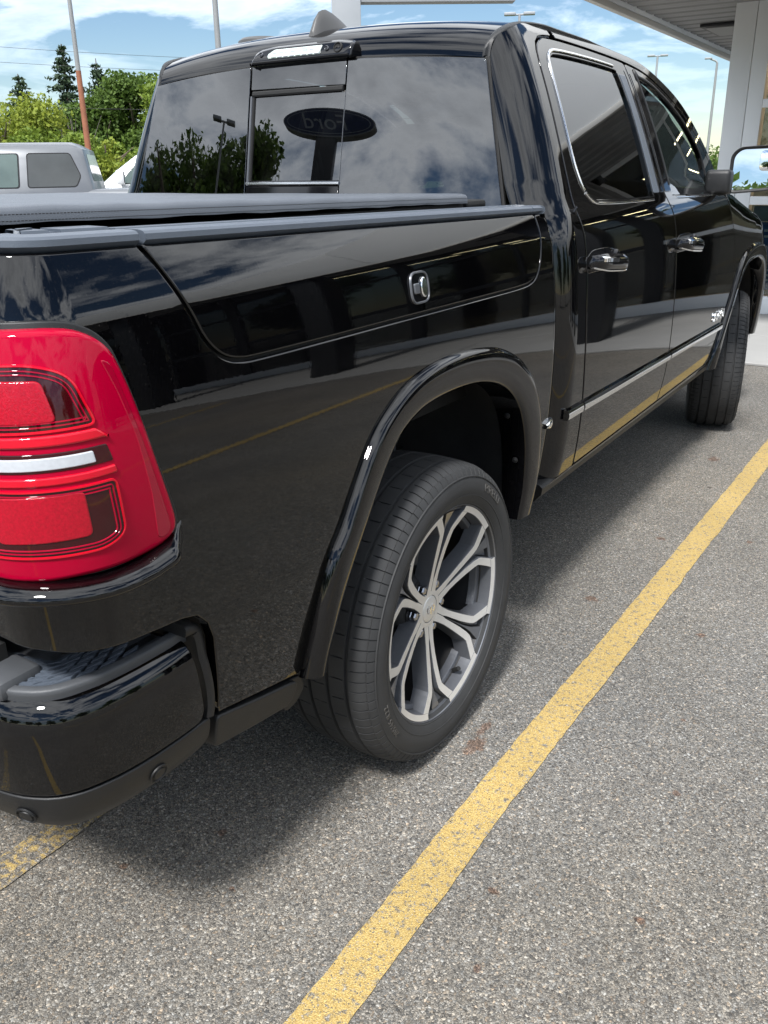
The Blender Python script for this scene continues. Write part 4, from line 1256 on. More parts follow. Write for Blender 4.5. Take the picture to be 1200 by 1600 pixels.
# ---- tail lamp: layered lens on the rear corner
TLO = .012
def Slamp(s, z, o=0.0):
    s = np.asarray(s, float); z = np.asarray(z, float)
    b = .012 * np.clip(1 - ((z - 1.13) / .20) ** 2, 0, 1) * np.clip(1 - ((s + 1.08) / .20) ** 2, 0, 1)
    return Sbed(s, z, TLO + b + o)
lamp_o = catmull([(-1.245, 1.285), (-1.225, 1.303), (-1.146, 1.306), (-1.06, 1.304), (-1.012, 1.292), (-.983, 1.268), (-.969, 1.23), (-.953, 1.166), (-.935, 1.091), (-.917, 1.024), (-.910, .990), (-.917, .971), (-.943, .960), (-.99, .956), (-1.074, .957), (-1.13, .954), (-1.20, .955), (-1.24, .965), (-1.25, 1.0), (-1.25, 1.15)], 4, closed=True)
gask = offset_in(lamp_o if area2(lamp_o) > 0 else lamp_o[::-1], -.009)
gk = panel('lamp_gasket', Sbed, gask, 'plastic', truck, o=.004, h=.02, rim=.003, depth=.012)
both(gk)
lamp = panel('tail_lamp', Slamp, lamp_o, 'lens_red', truck, h=.012, rim=.010, depth=.022)
# outer return of the lens, a deeper red reflector strip
panel('side_reflector', Slamp, round_poly([(-1.008, 1.258), (-.992, 1.250), (-.972, 1.17), (-.948, 1.07), (-.930, 1.00), (-.927, .982), (-.940, .972), (-.956, .976), (-.960, 1.05), (-.974, 1.14), (-.992, 1.21)], .008), 'lens_red_deep', lamp, o=.0012, h=.012, rim=.0015, depth=.004)
up = round_poly([(-1.235, 1.262), (-1.10, 1.262), (-1.056, 1.245), (-1.036, 1.176), (-1.235, 1.172)], [.02, .03, .03, .01, .01])
dn = round_poly([(-1.235, 1.094), (-1.023, 1.094), (-1.017, 1.010), (-1.045, .996), (-1.235, .996)], [.01, .01, .03, .02, .01])
md = round_poly([(-1.235, 1.146), (-1.027, 1.146), (-1.021, 1.120), (-1.235, 1.118)], .004)
for nm, L in (('upper_pocket', up), ('lower_pocket', dn), ('middle_pocket', md)):
    pk = panel(nm, Slamp, L, 'lens_maroon', lamp, o=.0012, h=.012, rim=.0015, depth=.004)
    Lr = resample(L, .008)
    P_, F_ = surf_frames_closed(Slamp, Lr, .0016)
    if nm != 'middle_pocket':
        sweep('light_line', P_, [(-.001, -.0022), (.0012, -.0012), (.0012, .0012), (-.001, .0022)], F_, 'lens_bright', lamp, closed=True)
    for q, dd in enumerate((.0065, .0115)):
        if nm == 'middle_pocket': continue
        Li = offset_in(Lr if area2(Lr) > 0 else Lr[::-1], dd)
        P_, F_ = surf_frames_closed(Slamp, Li, .0022)
        sweep('inner_line', P_, [(-.001, -.0012), (.0006, -.0006), (.0006, .0006), (-.001, .0012)], F_, 'lens_red_deep', lamp, closed=True)
panel('upper_lamp', Slamp, round_poly([(-1.225, 1.245), (-1.092, 1.242), (-1.080, 1.186), (-1.225, 1.184)], .010), 'lens_cell', lamp, o=.0032, h=.012, rim=.003, depth=.006)
panel('lower_lamp', Slamp, round_poly([(-1.170, 1.086), (-1.063, 1.089), (-1.059, 1.020), (-1.170, 1.016)], .010), 'lens_cell', lamp, o=.0032, h=.012, rim=.003, depth=.006)
panel('reverse_lamp', Slamp, round_poly([(-1.235, 1.139), (-1.046, 1.141), (-1.044, 1.124), (-1.235, 1.121)], .003), 'lens_white', lamp, o=.0032, h=.012, rim=.002, depth=.006)
panel('bar', Slamp, round_poly([(-1.235, 1.169), (-1.038, 1.171), (-1.020, 1.155), (-1.235, 1.153)], .004), 'lens_bright', lamp, o=.0040, h=.012, rim=.004, depth=.006)
panel('bar', Slamp, round_poly([(-1.235, 1.112), (-1.02, 1.114), (-1.018, 1.102), (-1.235, 1.099)], .003), 'lens_bright', lamp, o=.0030, h=.012, rim=.003, depth=.006)
both(lamp)
# body ledge under the lamp
ss = np.linspace(-1.262, -.892, 40)
zl = np.interp(ss, [-1.26, -1.13, -1.05, -.99, -.93, -.90, -.892], [.948, .945, .941, .941, .950, .962, .966])
P_, F_ = Sbed(ss, zl), None
x, y, nx, ny = bed_plan(ss)
tap = np.clip((ss + .892) / -.05, 0.05, 1)[:, None]
fr = np.stack([np.stack([nx, ny, 0 * nx], -1) * tap, np.tile(np.array([0, 0, 1.0]), (len(ss), 1))], 1)
both(sweep('lamp_ledge', P_, [(-.004, .014), (.020, .0125), (.032, .0095), (.040, .0045), (.0445, -.002), (.0455, -.0075), (.043, -.012), (.034, -.016), (.018, -.021), (-.004, -.026)], fr, 'black_paint', truck, auto=60))

# ---- rear bumper
BPL = catmull([(.978, -.80), (.983, -.86), (.985, -.92), (.981, -1.0), (.969, -1.065), (.945, -1.122), (.90, -1.160), (.82, -1.183), (.6, -1.205), (.3, -1.220), (0, -1.225)], 12)
_bd = np.concatenate([[0], np.cumsum(np.linalg.norm(np.diff(BPL, axis=0), axis=1))])
def bplan(a):
    a = np.asarray(a, float)
    x = np.interp(a, _bd, BPL[:, 0]); y = np.interp(a, _bd, BPL[:, 1])
    h = .01
    tx = np.interp(a + h, _bd, BPL[:, 0]) - np.interp(a - h, _bd, BPL[:, 0]); ty = np.interp(a + h, _bd, BPL[:, 1]) - np.interp(a - h, _bd, BPL[:, 1])
    l = np.maximum(np.hypot(tx, ty), 1e-9)
    return x, y, -ty / l, tx / l
BMP = integ([(.3, -6), (.56, -5), (.62, -1), (.68, 3), (.71, 14), (.728, 35), (.745, 66), (.77, 80)], .64, 0.0)
VAL = integ([(.3, -58), (.48, -52), (.50, -40), (.52, -27), (.55, -12), (.575, -3)], .57, -.004)
def Sbmp(a, z, o=0.0):
    x, y, nx, ny = bplan(-np.asarray(a, float)); z = np.asarray(z, float); p = np.interp(z, *BMP) + o
    return np.stack([x + nx * p, y + ny * p, z + 0 * x], -1)
def Sval(a, z, o=0.0):
    x, y, nx, ny = bplan(-np.asarray(a, float)); z = np.asarray(z, float); p = np.interp(z, *VAL) + o
    return np.stack([x + nx * p, y + ny * p, z + 0 * x], -1)
AEND = float(_bd[-1])
both(panel('bumper_skin', Sbmp, round_poly([(-AEND, .580), (-.072, .580), (-.062, .60), (-.074, .740), (-.09, .752), (-AEND, .752)], [0, .01, .02, .006, .02, 0]), 'black_paint', truck, h=.016, rim=.003, depth=.02))
both(panel('bumper_valance', Sval, round_poly([(-AEND, .484), (-.055, .490), (-.042, .52), (-.046, .574), (-AEND, .574)], [0, .02, .01, .008, 0]), 'plastic', truck, h=.02, rim=.004, depth=.03))
# plastic end cap framing the bumper's forward end and top edge
aa = -np.concatenate([np.linspace(AEND, .12, 70), np.linspace(.11, .055, 8)])
x, y, nx, ny = bplan(-aa)
Nn = np.stack([nx, ny, 0 * nx], -1); U = np.tile(np.array([0, 0, 1.0]), (len(aa), 1))
both(sweep('bumper_top_trim', np.stack([x, y, np.full_like(x, .752)], -1), [(-.026, -.004), (-.025, .003), (-.028, .0065), (-.040, .0070), (-.043, .002), (-.043, -.02), (-.028, -.02)], np.stack([Nn, U], 1), 'step_plastic', truck, auto=50))
ec = catmull([(-.088, .768), (-.066, .764), (-.054, .748), (-.048, .70), (-.041, .64), (-.041, .60), (-.046, .575)], 5)
P_, F_ = surf_frames(Sval, ec[:, 0], np.minimum(ec[:, 1], .76), 0)
P_ = Sbmp(ec[:, 0], np.minimum(ec[:, 1], .70), -.006); P_[:, 2] = ec[:, 1]
both(sweep('bumper_end_cap', P_, [(-.05, -.011), (.004, -.011), (.008, -.004), (.008, .005), (.002, .011), (-.05, .011)], F_, 'plastic', truck, auto=50))
# step pad and its tread blocks
aa = -np.linspace(.10, AEND, 60)
x, y, nx, ny = bplan(-aa)
A_ = np.stack([x - nx * .042, y - ny * .042, np.full_like(x, .752)], -1)
wd = np.interp(-aa, [.1, .3, .5, AEND], [.10, .145, .16, .16])
B_ = np.stack([x - nx * wd, y - ny * wd, np.full_like(x, .752)], -1)
both(grid_obj('step_pad', np.stack([A_, B_], 0), 'step_plastic', truck, smooth=False, flip=False))
bm = bmesh.new()
bmesh.ops.create_cube(bm, size=1.0)
for v in bm.verts:
    v.co.x = v.co.x * .034 + (.006 if v.co.y > 0 else -.006); v.co.y *= .0085; v.co.z = v.co.z * .005
    if v.co.z > 0: v.co.x *= .92; v.co.y *= .72
blk = bm_obj('tread_block', bm, 'plastic_rail', truck)
tread_me = blk.data
first = True
for row in range(6):
    off = .051 + row * .0128
    for k in range(12):
        a = .17 + k * .046 + (row % 2) * .020
        if off > np.interp(a, [.1, .3, .5], [.075, .135, .15]): continue
        x, y, nx, ny = [float(q) for q in bplan(np.array(a))]
        o = blk if first else bpy.data.objects.new('tread_block', tread_me)
        if not first: link(o, truck)
        first = False
        o.location = (x - nx * off, y - ny * off, .7552)
        o.rotation_euler = (0, 0, math.atan2(ny, nx) + PI / 2 + .12)
        m = o.copy(); COL.objects.link(m); m.location = (-o.location[0], o.location[1], o.location[2]); m.rotation_euler = (0, 0, PI - o.rotation_euler[2])
# inner step wall below the tailgate
both(box('step_riser', (.30, -1.13, .70), (.80, -1.10, .80), 'matte_black', truck))
pl = box('license_step', (-.86, -1.16, .735), (.86, -1.08, .772), 'step_plastic', truck, bev=.012)
# parking sensors
for a, z in ((.175, .532), (.42, .532)):
    for side in (1, -1):
        x, y, nx, ny = [float(q) for q in bplan(np.array(a))]
        p = Sval(np.array([-a]), np.array([z]), .0005)[0]
        sn = revolve_x('parking_sensor', [(0.0, .0185), (.003, .0185), (.0035, .0165), (.001, .0150), (.001, .0125), (.0035, .0115), (.004, 0)], 'plastic', truck, 24)
        sn.location = (side * p[0], p[1], p[2]); sn.rotation_euler = (0, rad(18), math.atan2(ny, nx * side))
# lower plastic trim between bumper and wheel
trim_o = [(-.828, .562), (-.70, .530), (-.602, .508), (-.578, .50), (-.585, .470), (-.61, .452), (-.72, .470), (-.834, .492)]
both(panel('lower_trim', Sbed, round_poly(trim_o, .012), 'plastic', truck, o=.004, h=.03, rim=.005, depth=.04))
both(panel('lower_trim', Sbed, round_poly([(-.603, .508), (-.555, .500), (-.535, .46), (-.56, .43), (-.60, .425), (-.61, .452)], .015), 'plastic', truck, o=-.008, h=.03, rim=.004, depth=.04))

# ---- wheel arch flares
def flare(name, O, I, S, xo=0.0, ret=.07):
    n = 96
    def rs(L):
        d = np.concatenate([[0], np.cumsum(np.linalg.norm(np.diff(L, axis=0), axis=1))]); t = np.linspace(0, d[-1], n)
        return np.stack([np.interp(t, d, L[:, 0]), np.interp(t, d, L[:, 1])], -1)
    O, I = rs(O), rs(I)
    rows = []
    Xb = S(O[:, 0], O[:, 1])[:, 0]
    for f, dx in ((-.01, -.004), (.01, .004), (.04, .0105), (.10, .0165), (.19, .0205), (.30, .0220), (.44, .0222), (.60, .0210), (.78, .0190), (.92, .0160), (.98, .0120), (1.0, .006)):
        q = O + (I - O) * f
        # the flare is a rounded bead: full where the arch is high, tucked at its lower ends
        tuck = np.interp(q[:, 1], [.48, .60, .80], [-.012, -.004, 0])
        w_ = min(max(f, 0) / .35, 1.0) * .75
        rows.append(np.stack([Xb * (1 - w_) + w_ * 1.0 + dx + tuck * min(max(f, 0) / .2, 1) + xo, q[:, 0], q[:, 1]], -1))
    q = I
    rows.append(np.stack([np.full(n, 1.0 - ret), q[:, 0], q[:, 1]], -1))
    P = np.array(rows)
    o = grid_obj(name, P, 'black_paint', truck, auto=70)
    bm = bmesh.new(); bm.from_mesh(o.data); bmesh.ops.recalc_face_normals(bm, faces=bm.faces)
    s = sum(f.normal.x * f.calc_area() for f in bm.faces if f.calc_center_median().x > 1.0)
    if s < 0: bmesh.ops.reverse_faces(bm, faces=bm.faces)
    bm.to_mesh(o.data); bm.free()
    return o
both(flare('wheel_flare', ARO, ARI, Sbed))
FYA = 3.68
FRO = catmull([(2.925, .50), (2.955, .60), (3.01, .71), (3.085, .81), (3.185, .93), (3.29, 1.02), (3.42, 1.07), (3.60, 1.092), (3.78, 1.088), (3.95, 1.05), (4.08, .98), (4.17, .88), (4.23, .76), (4.26, .64), (4.265, .50)], 6)
FRI = catmull([(3.035, .50), (3.06, .58), (3.105, .68), (3.165, .77), (3.25, .87), (3.34, .945), (3.45, .99), (3.60, 1.008), (3.76, 1.004), (3.90, .97), (4.01, .905), (4.085, .82), (4.13, .72), (4.15, .62), (4.15, .50)], 6)
both(flare('wheel_flare', FRO, FRI, Sfen))
# wheel-well liners with their clips
def liner(I, yc, x_out, x_in, name):
    n = len(I)
    A = arch_shrunk(I, -.004, (yc, .62))
    rows = [np.stack([np.full(n, x_out), A[:, 0], A[:, 1]], -1)]
    for x, g in ((x_out - .04, .02), (x_out - .12, .06), ((x_out + x_in) / 2, .075), (x_in, .075)):
        q = arch_shrunk(I, -g, (yc, .62))
        rows.append(np.stack([np.full(n, x), q[:, 0], q[:, 1]], -1))
    P = np.array(rows)
    o = grid_obj(name, P, 'liner', truck, auto=60)
    # closing wall towards the chassis
    q = arch_shrunk(I, -.078, (yc, .62))
    V = [(x_in, yc, .62)] + [(x_in, a, b) for a, b in q]
    mesh_obj('inner_wall', V, [(0, i + 1, i) for i in range(1, n)], 'liner', o, False)
    return o
lr = liner(ARI, 0.0, .935, .50, 'wheel_liner')
for (xx, yy, zz) in ((.965, .434, .835), (.975, .480, .69)):
    b_ = revolve_x('clip', [(0, .009), (.003, .008), (.004, .0045), (.005, .004), (.0055, 0)], 'plastic', lr, 12)
    b_.location = (xx, yy, zz); b_.rotation_euler = (0, 0, -PI / 2)
both(lr)
both(liner(FRI, 3.6, .93, .50, 'wheel_liner'))

# ---- cab: corner pillar that wraps from the rear window to the rear door
def cutY(z): return np.interp(z, [.50, .545, .65, .75, .90, 1.05, 1.22, 1.30, 1.36, 1.47, 1.60, 1.71, 1.80, 1.835], [.962, .958, .950, .944, .930, .925, .934, .931, .918, .927, .947, .968, .984, 1.000])
zz = np.linspace(.535, 1.835, 60)
right = [(float(a_of_y(cutY(z) - .006, z)), z) for z in zz]
right += [(float(a_of_y(y - .005, z)), z + .004) for y, z in ((1.025, 1.858), (1.07, 1.878), (1.125, 1.887), (1.20, 1.8935))]
EDGE_Y = [.812, .815, .822, .834, .852, .88, .92, .97, 1.03, 1.10, 1.2]
EDGE_Z = [1.806, 1.820, 1.836, 1.852, 1.868, 1.884, 1.898, 1.910, 1.918, 1.924, 1.9285]
def a_corner(y, z):
    d = (y - cabYb(z)) / cabr(z)
    if d >= 1: return float(a_of_y(y, z))
    return float(CA * math.acos(np.clip(1 - max(d, 0.0), -1, 1)) / (PI / 2))
top_ = [(a_corner(y, z), z + .003) for y, z in list(zip(EDGE_Y, EDGE_Z))[::-1] if y > .835]
left = [(.012, 1.838), (-.003, 1.80), (-.004, 1.6), (-.003, 1.40), (-.003, 1.30), (-.003, .535)]
cab_corner = panel('cab_corner', Scab, right + top_ + left, 'black_paint', truck, h=.02, rim=.003, depth=.015)
both(cab_corner)
# roof side rail and front pillar
TOPC = catmull([(1.0, 1.835), (1.025, 1.858), (1.07, 1.878), (1.125, 1.887), (1.304, 1.8905), (1.61, 1.887), (1.925, 1.876), (2.182, 1.852), (2.453, 1.786), (2.68, 1.712), (2.88, 1.607), (3.06, 1.49), (3.16, 1.40)], 6)
rt = TOPC[TOPC[:, 0] >= 1.205]
upz = np.interp(rt[:, 0], [1.2, 1.9, 2.3, 2.7, 3.16], [.037, .038, .046, .055, .06])
rail_loop = np.vstack([rt + np.array([0, .0035]), (rt + np.stack([0 * upz + .01, upz], -1))[::-1]])
both(panel('roof_rail', Sside, rail_loop, 'black_paint', truck, h=.02, rim=.003, depth=.02))

# ---- roof with turned-down rear header
def railtop(y): return np.interp(y, rt[:, 0] + .01, rt[:, 1] + upz)
ysr = np.concatenate([np.array([.812, .815, .822, .834, .852, .88, .92, .97, 1.03, 1.10, 1.2]), np.linspace(1.3, 2.36, 18)])
zc_ = np.interp(ysr, [.812, .815, .822, .834, .852, .88, .92, .97, 1.03, 1.10, 1.2, 1.6, 2.0, 2.36], [1.838, 1.853, 1.870, 1.888, 1.905, 1.922, 1.938, 1.950, 1.958, 1.963, 1.968, 1.972, 1.956, 1.905])
ze_ = np.interp(ysr, [.812, .815, .822, .834, .852, .88, .92, .97, 1.03, 1.10, 1.2, 1.6, 2.0, 2.36], [1.806, 1.820, 1.836, 1.852, 1.868, 1.884, 1.898, 1.910, 1.918, 1.924, 1.9285, 1.926, 1.908, 1.850])
vs_ = np.linspace(-1, 1, 41)
RP = []
for y, c, e_ in zip(ysr, zc_, ze_):
    xe = np.interp(y, [.81, .86, 1.0, 1.3, 1.8, 2.36], [.672, .682, .690, .688, .686, .655])
    rib = 0.0
    RP.append([(xe * v, y + (.012 * (1 - abs(v) ** 2) * -1 if y < 1.0 else 0), e_ + (c - e_) * (1 - abs(v) ** 2.6)) for v in vs_])
roof = grid_obj('roof', np.array(RP), 'black_paint', truck, flip=True, auto=80)
# ditch strips between roof and side
for s in (1,):
    rows = []
    for y, e_ in zip(ysr, ze_):
        xr = np.interp(y, [.81, .86, 1.0, 1.3, 1.8, 2.36], [.672, .682, .690, .688, .686, .655])
        if y < 1.2:
            q_ = Scab(np.array([a_corner(y, e_)]), np.array([e_ + .002]))[0]; xs2, ys2 = q_[0], q_[1]
        else:
            xs2, ys2 = float(Sside(np.array([y]), np.array([railtop(y)]))[0][0]), y
        xs2 = max(xs2, xr + .012)
        rows.append([(xr - .006, y, e_ - .012), (xr - .005, y, e_ + .0015), (xr + .003, y, e_ + .0045), ((xr + xs2) / 2, (y + ys2) / 2, e_ + .0045), (xs2 - .003, ys2, e_ + .004), (xs2 + .003, ys2, e_ - .0005), (xs2 + .001, ys2, e_ - .014)])
    dr = np.array(rows); D2 = np.stack([catmull(dr[:, k], 3) for k in range(dr.shape[1])], 1)
    dso = grid_obj('roof_ditch_strip', D2, 'plastic', truck, auto=60)
    bm = bmesh.new(); bm.from_mesh(dso.data); bmesh.ops.recalc_face_normals(bm, faces=bm.faces)
    if sum(f.normal.z for f in bm.faces) < 0: bmesh.ops.reverse_faces(bm, faces=bm.faces)
    bm.to_mesh(dso.data); bm.free()
    both(dso)
# windscreen and rear wall
ws = []
for y in np.linspace(2.37, 3.30, 16):
    e_ = np.interp(y, [2.37, 2.7, 3.0, 3.3], [1.846, 1.755, 1.60, 1.38]); c = np.interp(y, [2.37, 2.7, 3.0, 3.3], [1.902, 1.80, 1.64, 1.42]); xe = np.interp(y, [2.36, 2.8, 3.3], [.655, .70, .80])
    ws.append([(xe * v, y + .10 * (1 - v * v) * (y - 2.3) / 1.0, e_ + (c - e_) * (1 - abs(v) ** 2.2)) for v in vs_])
grid_obj('windscreen', np.array(ws), 'door_glass', truck, flip=True)

# ---- rear window: fixed panes and slider
def Srw(x, z, o=0.0):
    x = np.asarray(x, float); z = np.asarray(z, float)
    return np.stack([x + 0 * z, cabYb(z) - .010 - .030 * (1 - (x / .75) ** 2) - o, z + 0 * x], -1)
def xe_w(z): return np.interp(z, [1.30, 1.40, 1.80, 1.84], [.812, .787, .690, .682])
def ztop(x): return 1.842 - .034 * (x / .69) ** 2
def pane_loop(x0, x1, z0=1.32, rr=.02):
    L = []
    xr = lambda z: x1 if x1 is not None else float(xe_w(z))
    xl = lambda z: x0 if x0 is not None else -float(xe_w(z))
    zt_r = ztop(xr(1.81)); zt_l = ztop(xl(1.81))
    pts = [(xl(z0), z0), (xr(z0), z0)] + [(xr(z), z) for z in np.linspace(1.4, zt_r - .03, 6)]
    xs = np.linspace(xr(zt_r), xl(zt_l), 10)
    pts += [(x, ztop(x)) for x in xs] + [(xl(z), z) for z in np.linspace(zt_l - .03, 1.4, 6)]
    return pts
seal = panel('window_seal', Srw, pane_loop(None, None), 'matte_black', truck, o=-.010, h=.05, rim=.002, depth=.01, holes=[round_poly([(-.76, 1.33), (.76, 1.33), (.655, 1.79), (-.655, 1.79)], .03)])
rw_r = np.array(pane_loop(.1935, None)); rw_l = np.array(pane_loop(None, -.2025))
def shrink(L, d):
    L = np.array(L, float)
    return offset_in(L if area2(L) > 0 else L[::-1], d)
rwin = panel('rear_window', Srw, shrink(round_poly(rw_r, .012, 3), .006), 'rear_glass', truck, h=.04, rim=.002, depth=.004)
panel('rear_window', Srw, shrink(round_poly(rw_l, .012, 3), .006), 'rear_glass', truck, h=.04, rim=.002, depth=.004)
panel('window_header_band', Srw, np.array([(-.2005, 1.760), (.1965, 1.757), (.1965, 1.835), (.1, 1.8395), (-.1, 1.8395), (-.2005, 1.835)]), 'rear_glass', truck, h=.04, rim=.002, depth=.004)
slide = panel('sliding_window', Srw, round_poly([(-.186, 1.466), (.197, 1.466), (.197, 1.737), (-.186, 1.737)], .004), 'rear_glass', truck, o=-.004, h=.04, rim=.002, depth=.004)
def bar(name, pts, w, mat, parent, o=0.0, t=.006):
    P0, F0 = surf_frames(Srw, np.array([p[0] for p in pts]), np.array([p[1] for p in pts]), o)
    return sweep(name, P0, [(-t, -w / 2), (t * .5, -w / 2), (t, -w / 4), (t, w / 4), (t * .5, w / 2), (-t, w / 2)], F0, mat, parent)
bar('slider_rail', [(x, 1.747) for x in np.linspace(-.19, .19, 8)], .017, 'matte_black', slide)
bar('slider_rail', [(x, 1.459) for x in np.linspace(-.20, .20, 8)], .011, 'satin_chrome', slide)
bar('slider_jamb', [(-.1945, z) for z in np.linspace(1.452, 1.74, 6)], .008, 'gunmetal', slide)
bar('slider_jamb', [(-.186, z) for z in np.linspace(1.468, 1.738, 6)], .007, 'matte_black', slide, -.004)
bar('slider_jamb', [(.1985, z) for z in np.linspace(1.452, 1.74, 6)], .002, 'gunmetal', slide, -.002, .002)
panel('lower_band', Srw, [(-.2005, 1.33), (.1965, 1.33), (.1965, 1.450), (-.2005, 1.450)], 'gloss_black', truck, h=.04, rim=.002, depth=.004)
for z in np.linspace(1.50, 1.72, 7):
    for x0, x1 in ((.22, .66), (-.66, -.22)):
        bar('defroster_line', [(x, z) for x in np.linspace(x0, x1, 6)], .0012, 'wheel_dark', truck, -.004, .0004)

# ---- third brake lamp and camera on the header
def Shd(x, z, o=0.0):
    x = np.asarray(x, float); z = np.asarray(z, float)
    return np.stack([x + 0 * z, np.interp(z, [1.80, 1.835, 1.86, 1.90, 1.93], [.796, .794, .800, .835, .88]) - .012 * (1 - (x / .7) ** 2) - o, z + 0 * x], -1)
ch = panel('brake_lamp', Shd, round_poly([(-.198, 1.832), (.225, 1.834), (.228, 1.884), (.16, 1.894), (-.10, 1.894), (-.170, 1.884)], [.006, .008, .016, .02, .02, .02]), 'gloss_black', truck, o=.020, h=.02, rim=.012, depth=.05)
panel('lens', Shd, round_poly([(-.112, 1.850), (.105, 1.850), (.105, 1.880), (-.095, 1.880), (-.116, 1.866)], .006), 'lens_clear', ch, o=.0225, h=.012, rim=.003, depth=.006)
for i in range(8):
    for j in range(2):
        xx = -.096 + i * .0255; z0 = 1.8525 + j * .0135
        panel('lens_cell', Shd, round_poly([(xx, z0), (xx + .020, z0), (xx + .020, z0 + .0105), (xx, z0 + .0105)], .002, 2), 'lens_white' if (i * 3 + j) % 4 else 'lens_clear', ch, o=.0245, h=.01, rim=.002, depth=.003)
for xx, r_ in ((.172, .0125), (-.145, .006), (.128, .006)):
    q = Shd(np.array([xx]), np.array([1.866]), .021)[0]
    c_ = revolve_x('camera' if r_ > .01 else 'screw', [(-.004, r_ * 1.35), (.003, r_ * 1.3), (.004, r_ * 1.1), (.0, r_ * .95), (-.002, r_ * .5), (.001, 0)], 'matte_black' if r_ > .01 else 'gunmetal', ch, 20)
    c_.location = q; c_.rotation_euler = (0, rad(-20), -PI / 2)
# shark fin aerial and puck
fin = []
for t in np.linspace(0, 1, 12):
    y = .858 + .225 * t
    h_ = np.interp(t, [0, .06, .18, .35, .6, .85, 1.0], [.035, .058, .074, .074, .052, .024, .006])
    zb = np.interp(y, ysr, zc_) - .006
    w_ = .030 * math.sin(PI * (.12 + .80 * t)) ** .6
    fin.append([(w_ * a, y + .012 * b, zb + h_ * b) for a, b in ((-1, 0), (-.86, .25), (-.55, .6), (-.28, .88), (0, 1.0), (.28, .88), (.55, .6), (.86, .25), (1, 0))])
fo = grid_obj('shark_fin_antenna', np.array(fin), 'fin_plastic', truck, auto=50)
mesh_obj('fin_back', fin[0], [tuple(range(9))[::-1]], 'fin_plastic', fo, False)
pk = revolve_x('roof_puck', [(0.0, .10), (.010, .098), (.019, .085), (.023, .05), (.024, 0)], 'fin_plastic', truck, 32)
pk.rotation_euler = (0, -PI / 2, 0); pk.location = (-.425, 1.135, 1.953)

# ---- doors
def ycut_s(z): return np.interp(z, [.50, .545, .64, .73, .86, 1.0, 1.2, 1.29, 1.36, 1.40, 1.60, 1.84, 1.90], [1.962, 1.965, 1.985, 1.990, 1.985, 1.978, 1.980, 1.975, 1.945, 1.935, 1.915, 1.898, 1.895])
def yfr(z): return np.interp(z, [.50, .65, .81, 1.0, 1.18, 1.28, 1.37], [3.10, 3.12, 3.122, 3.105, 3.075, 3.0, 2.95])
G = .0035
tc_rear = TOPC[(TOPC[:, 0] > 1.0) & (TOPC[:, 0] < 1.88)]
zr_ = np.linspace(.552, 1.83, 50)
rear_loop = [(float(ycut_s(.55)) - G, .545), (float(cutY(.56)) + .02, .541)] + [(float(cutY(z)) + G, z) for z in zr_] + [(p[0], p[1] - G) for p in tc_rear] + [(float(ycut_s(z)) - G, z) for z in np.linspace(1.872, .56, 40)]
rear_win = catmull([(1.075, 1.792), (1.105, 1.825), (1.19, 1.838), (1.487, 1.841), (1.74, 1.836), (1.756, 1.825), (1.772, 1.70), (1.778, 1.40), (1.765, 1.392), (1.40, 1.3935), (1.18, 1.398), (1.11, 1.404), (1.062, 1.430), (1.040, 1.468), (1.032, 1.54), (1.052, 1.688)], 5, closed=True)
rdoor = panel('rear_door', Sside, rear_loop, 'black_paint', truck, h=.022, rim=.0035, depth=.02, holes=[rear_win])
tc_front = TOPC[(TOPC[:, 0] > 1.90)]
fr_in = offset_in(TOPC if True else TOPC, 0)
tf = tc_front.copy()
front_loop = [(float(yfr(.56)) - G, .552), (float(ycut_s(.56)) + G, .545)] + [(float(ycut_s(z)) + G, z) for z in np.linspace(.56, 1.868, 40)] + [(p[0], p[1] - G) for p in tf if p[1] > 1.42 and p[0] > 1.905] + [(3.10, 1.405), (2.96, 1.372)] + [(float(yfr(z)) - G, z) for z in np.linspace(1.36, .57, 30)]
front_win = catmull([(2.01, 1.812), (2.03, 1.822), (2.18, 1.806), (2.40, 1.748), (2.58, 1.680), (2.72, 1.600), (2.795, 1.535), (2.805, 1.45), (2.80, 1.398), (2.76, 1.385), (2.4, 1.385), (2.06, 1.390), (2.045, 1.40), (2.035, 1.55)], 5, closed=True)
fdoor = panel('front_door', Sside, front_loop, 'black_paint', truck, h=.022, rim=.0035, depth=.02, holes=[front_win])
panel('window_glass', Sside, shrink(rear_win, -.004), 'tint_glass', rdoor, o=-.010, h=.05, rim=.002, depth=.003)
panel('window_glass', Sside, shrink(front_win, -.004), 'door_glass', fdoor, o=-.010, h=.05, rim=.002, depth=.003)
# chrome window surround, black on the pillar
Lr = resample(shrink(rear_win, -.013), .012)
P_, F_ = surf_frames_closed(Sside, Lr, 0)
keep = [i for i in range(len(Lr)) if Lr[i, 0] < 1.755 and not (Lr[i, 1] < 1.42 and Lr[i, 0] > 1.09)]
def run_sweep(L, sel, name, prof, mat, parent, S=Sside, o=0.0):
    idx = [i for i in range(len(L)) if sel(L[i])]
    # start at the gap
    st_ = 0
    for k in range(len(idx)):
        if (idx[k] - idx[k - 1]) % len(L) != 1: st_ = k
    idx = idx[st_:] + idx[:st_]
    q = L[idx]
    P0, F0 = surf_frames(S, q[:, 0], q[:, 1], o)
    return sweep(name, P0, prof, F0, mat, parent, auto=50)
CPROF = [(-.006, -.0055), (.0025, -.006), (.0050, -.003), (.0050, .003), (.0025, .006), (-.006, .0055)]
run_sweep(Lr, lambda p: p[0] < 1.735 and (p[1] > 1.425), 'window_chrome', CPROF, 'satin_chrome', rdoor)
run_sweep(Lr, lambda p: p[1] <= 1.425 and p[0] < 1.758, 'window_sill_trim', [(a, b * .8) for a, b in CPROF], 'chrome', rdoor)
Lf = resample(shrink(front_win, -.011), .012)
run_sweep(Lf, lambda p: p[1] > 1.42, 'window_frame_trim', CPROF, 'plastic', fdoor)
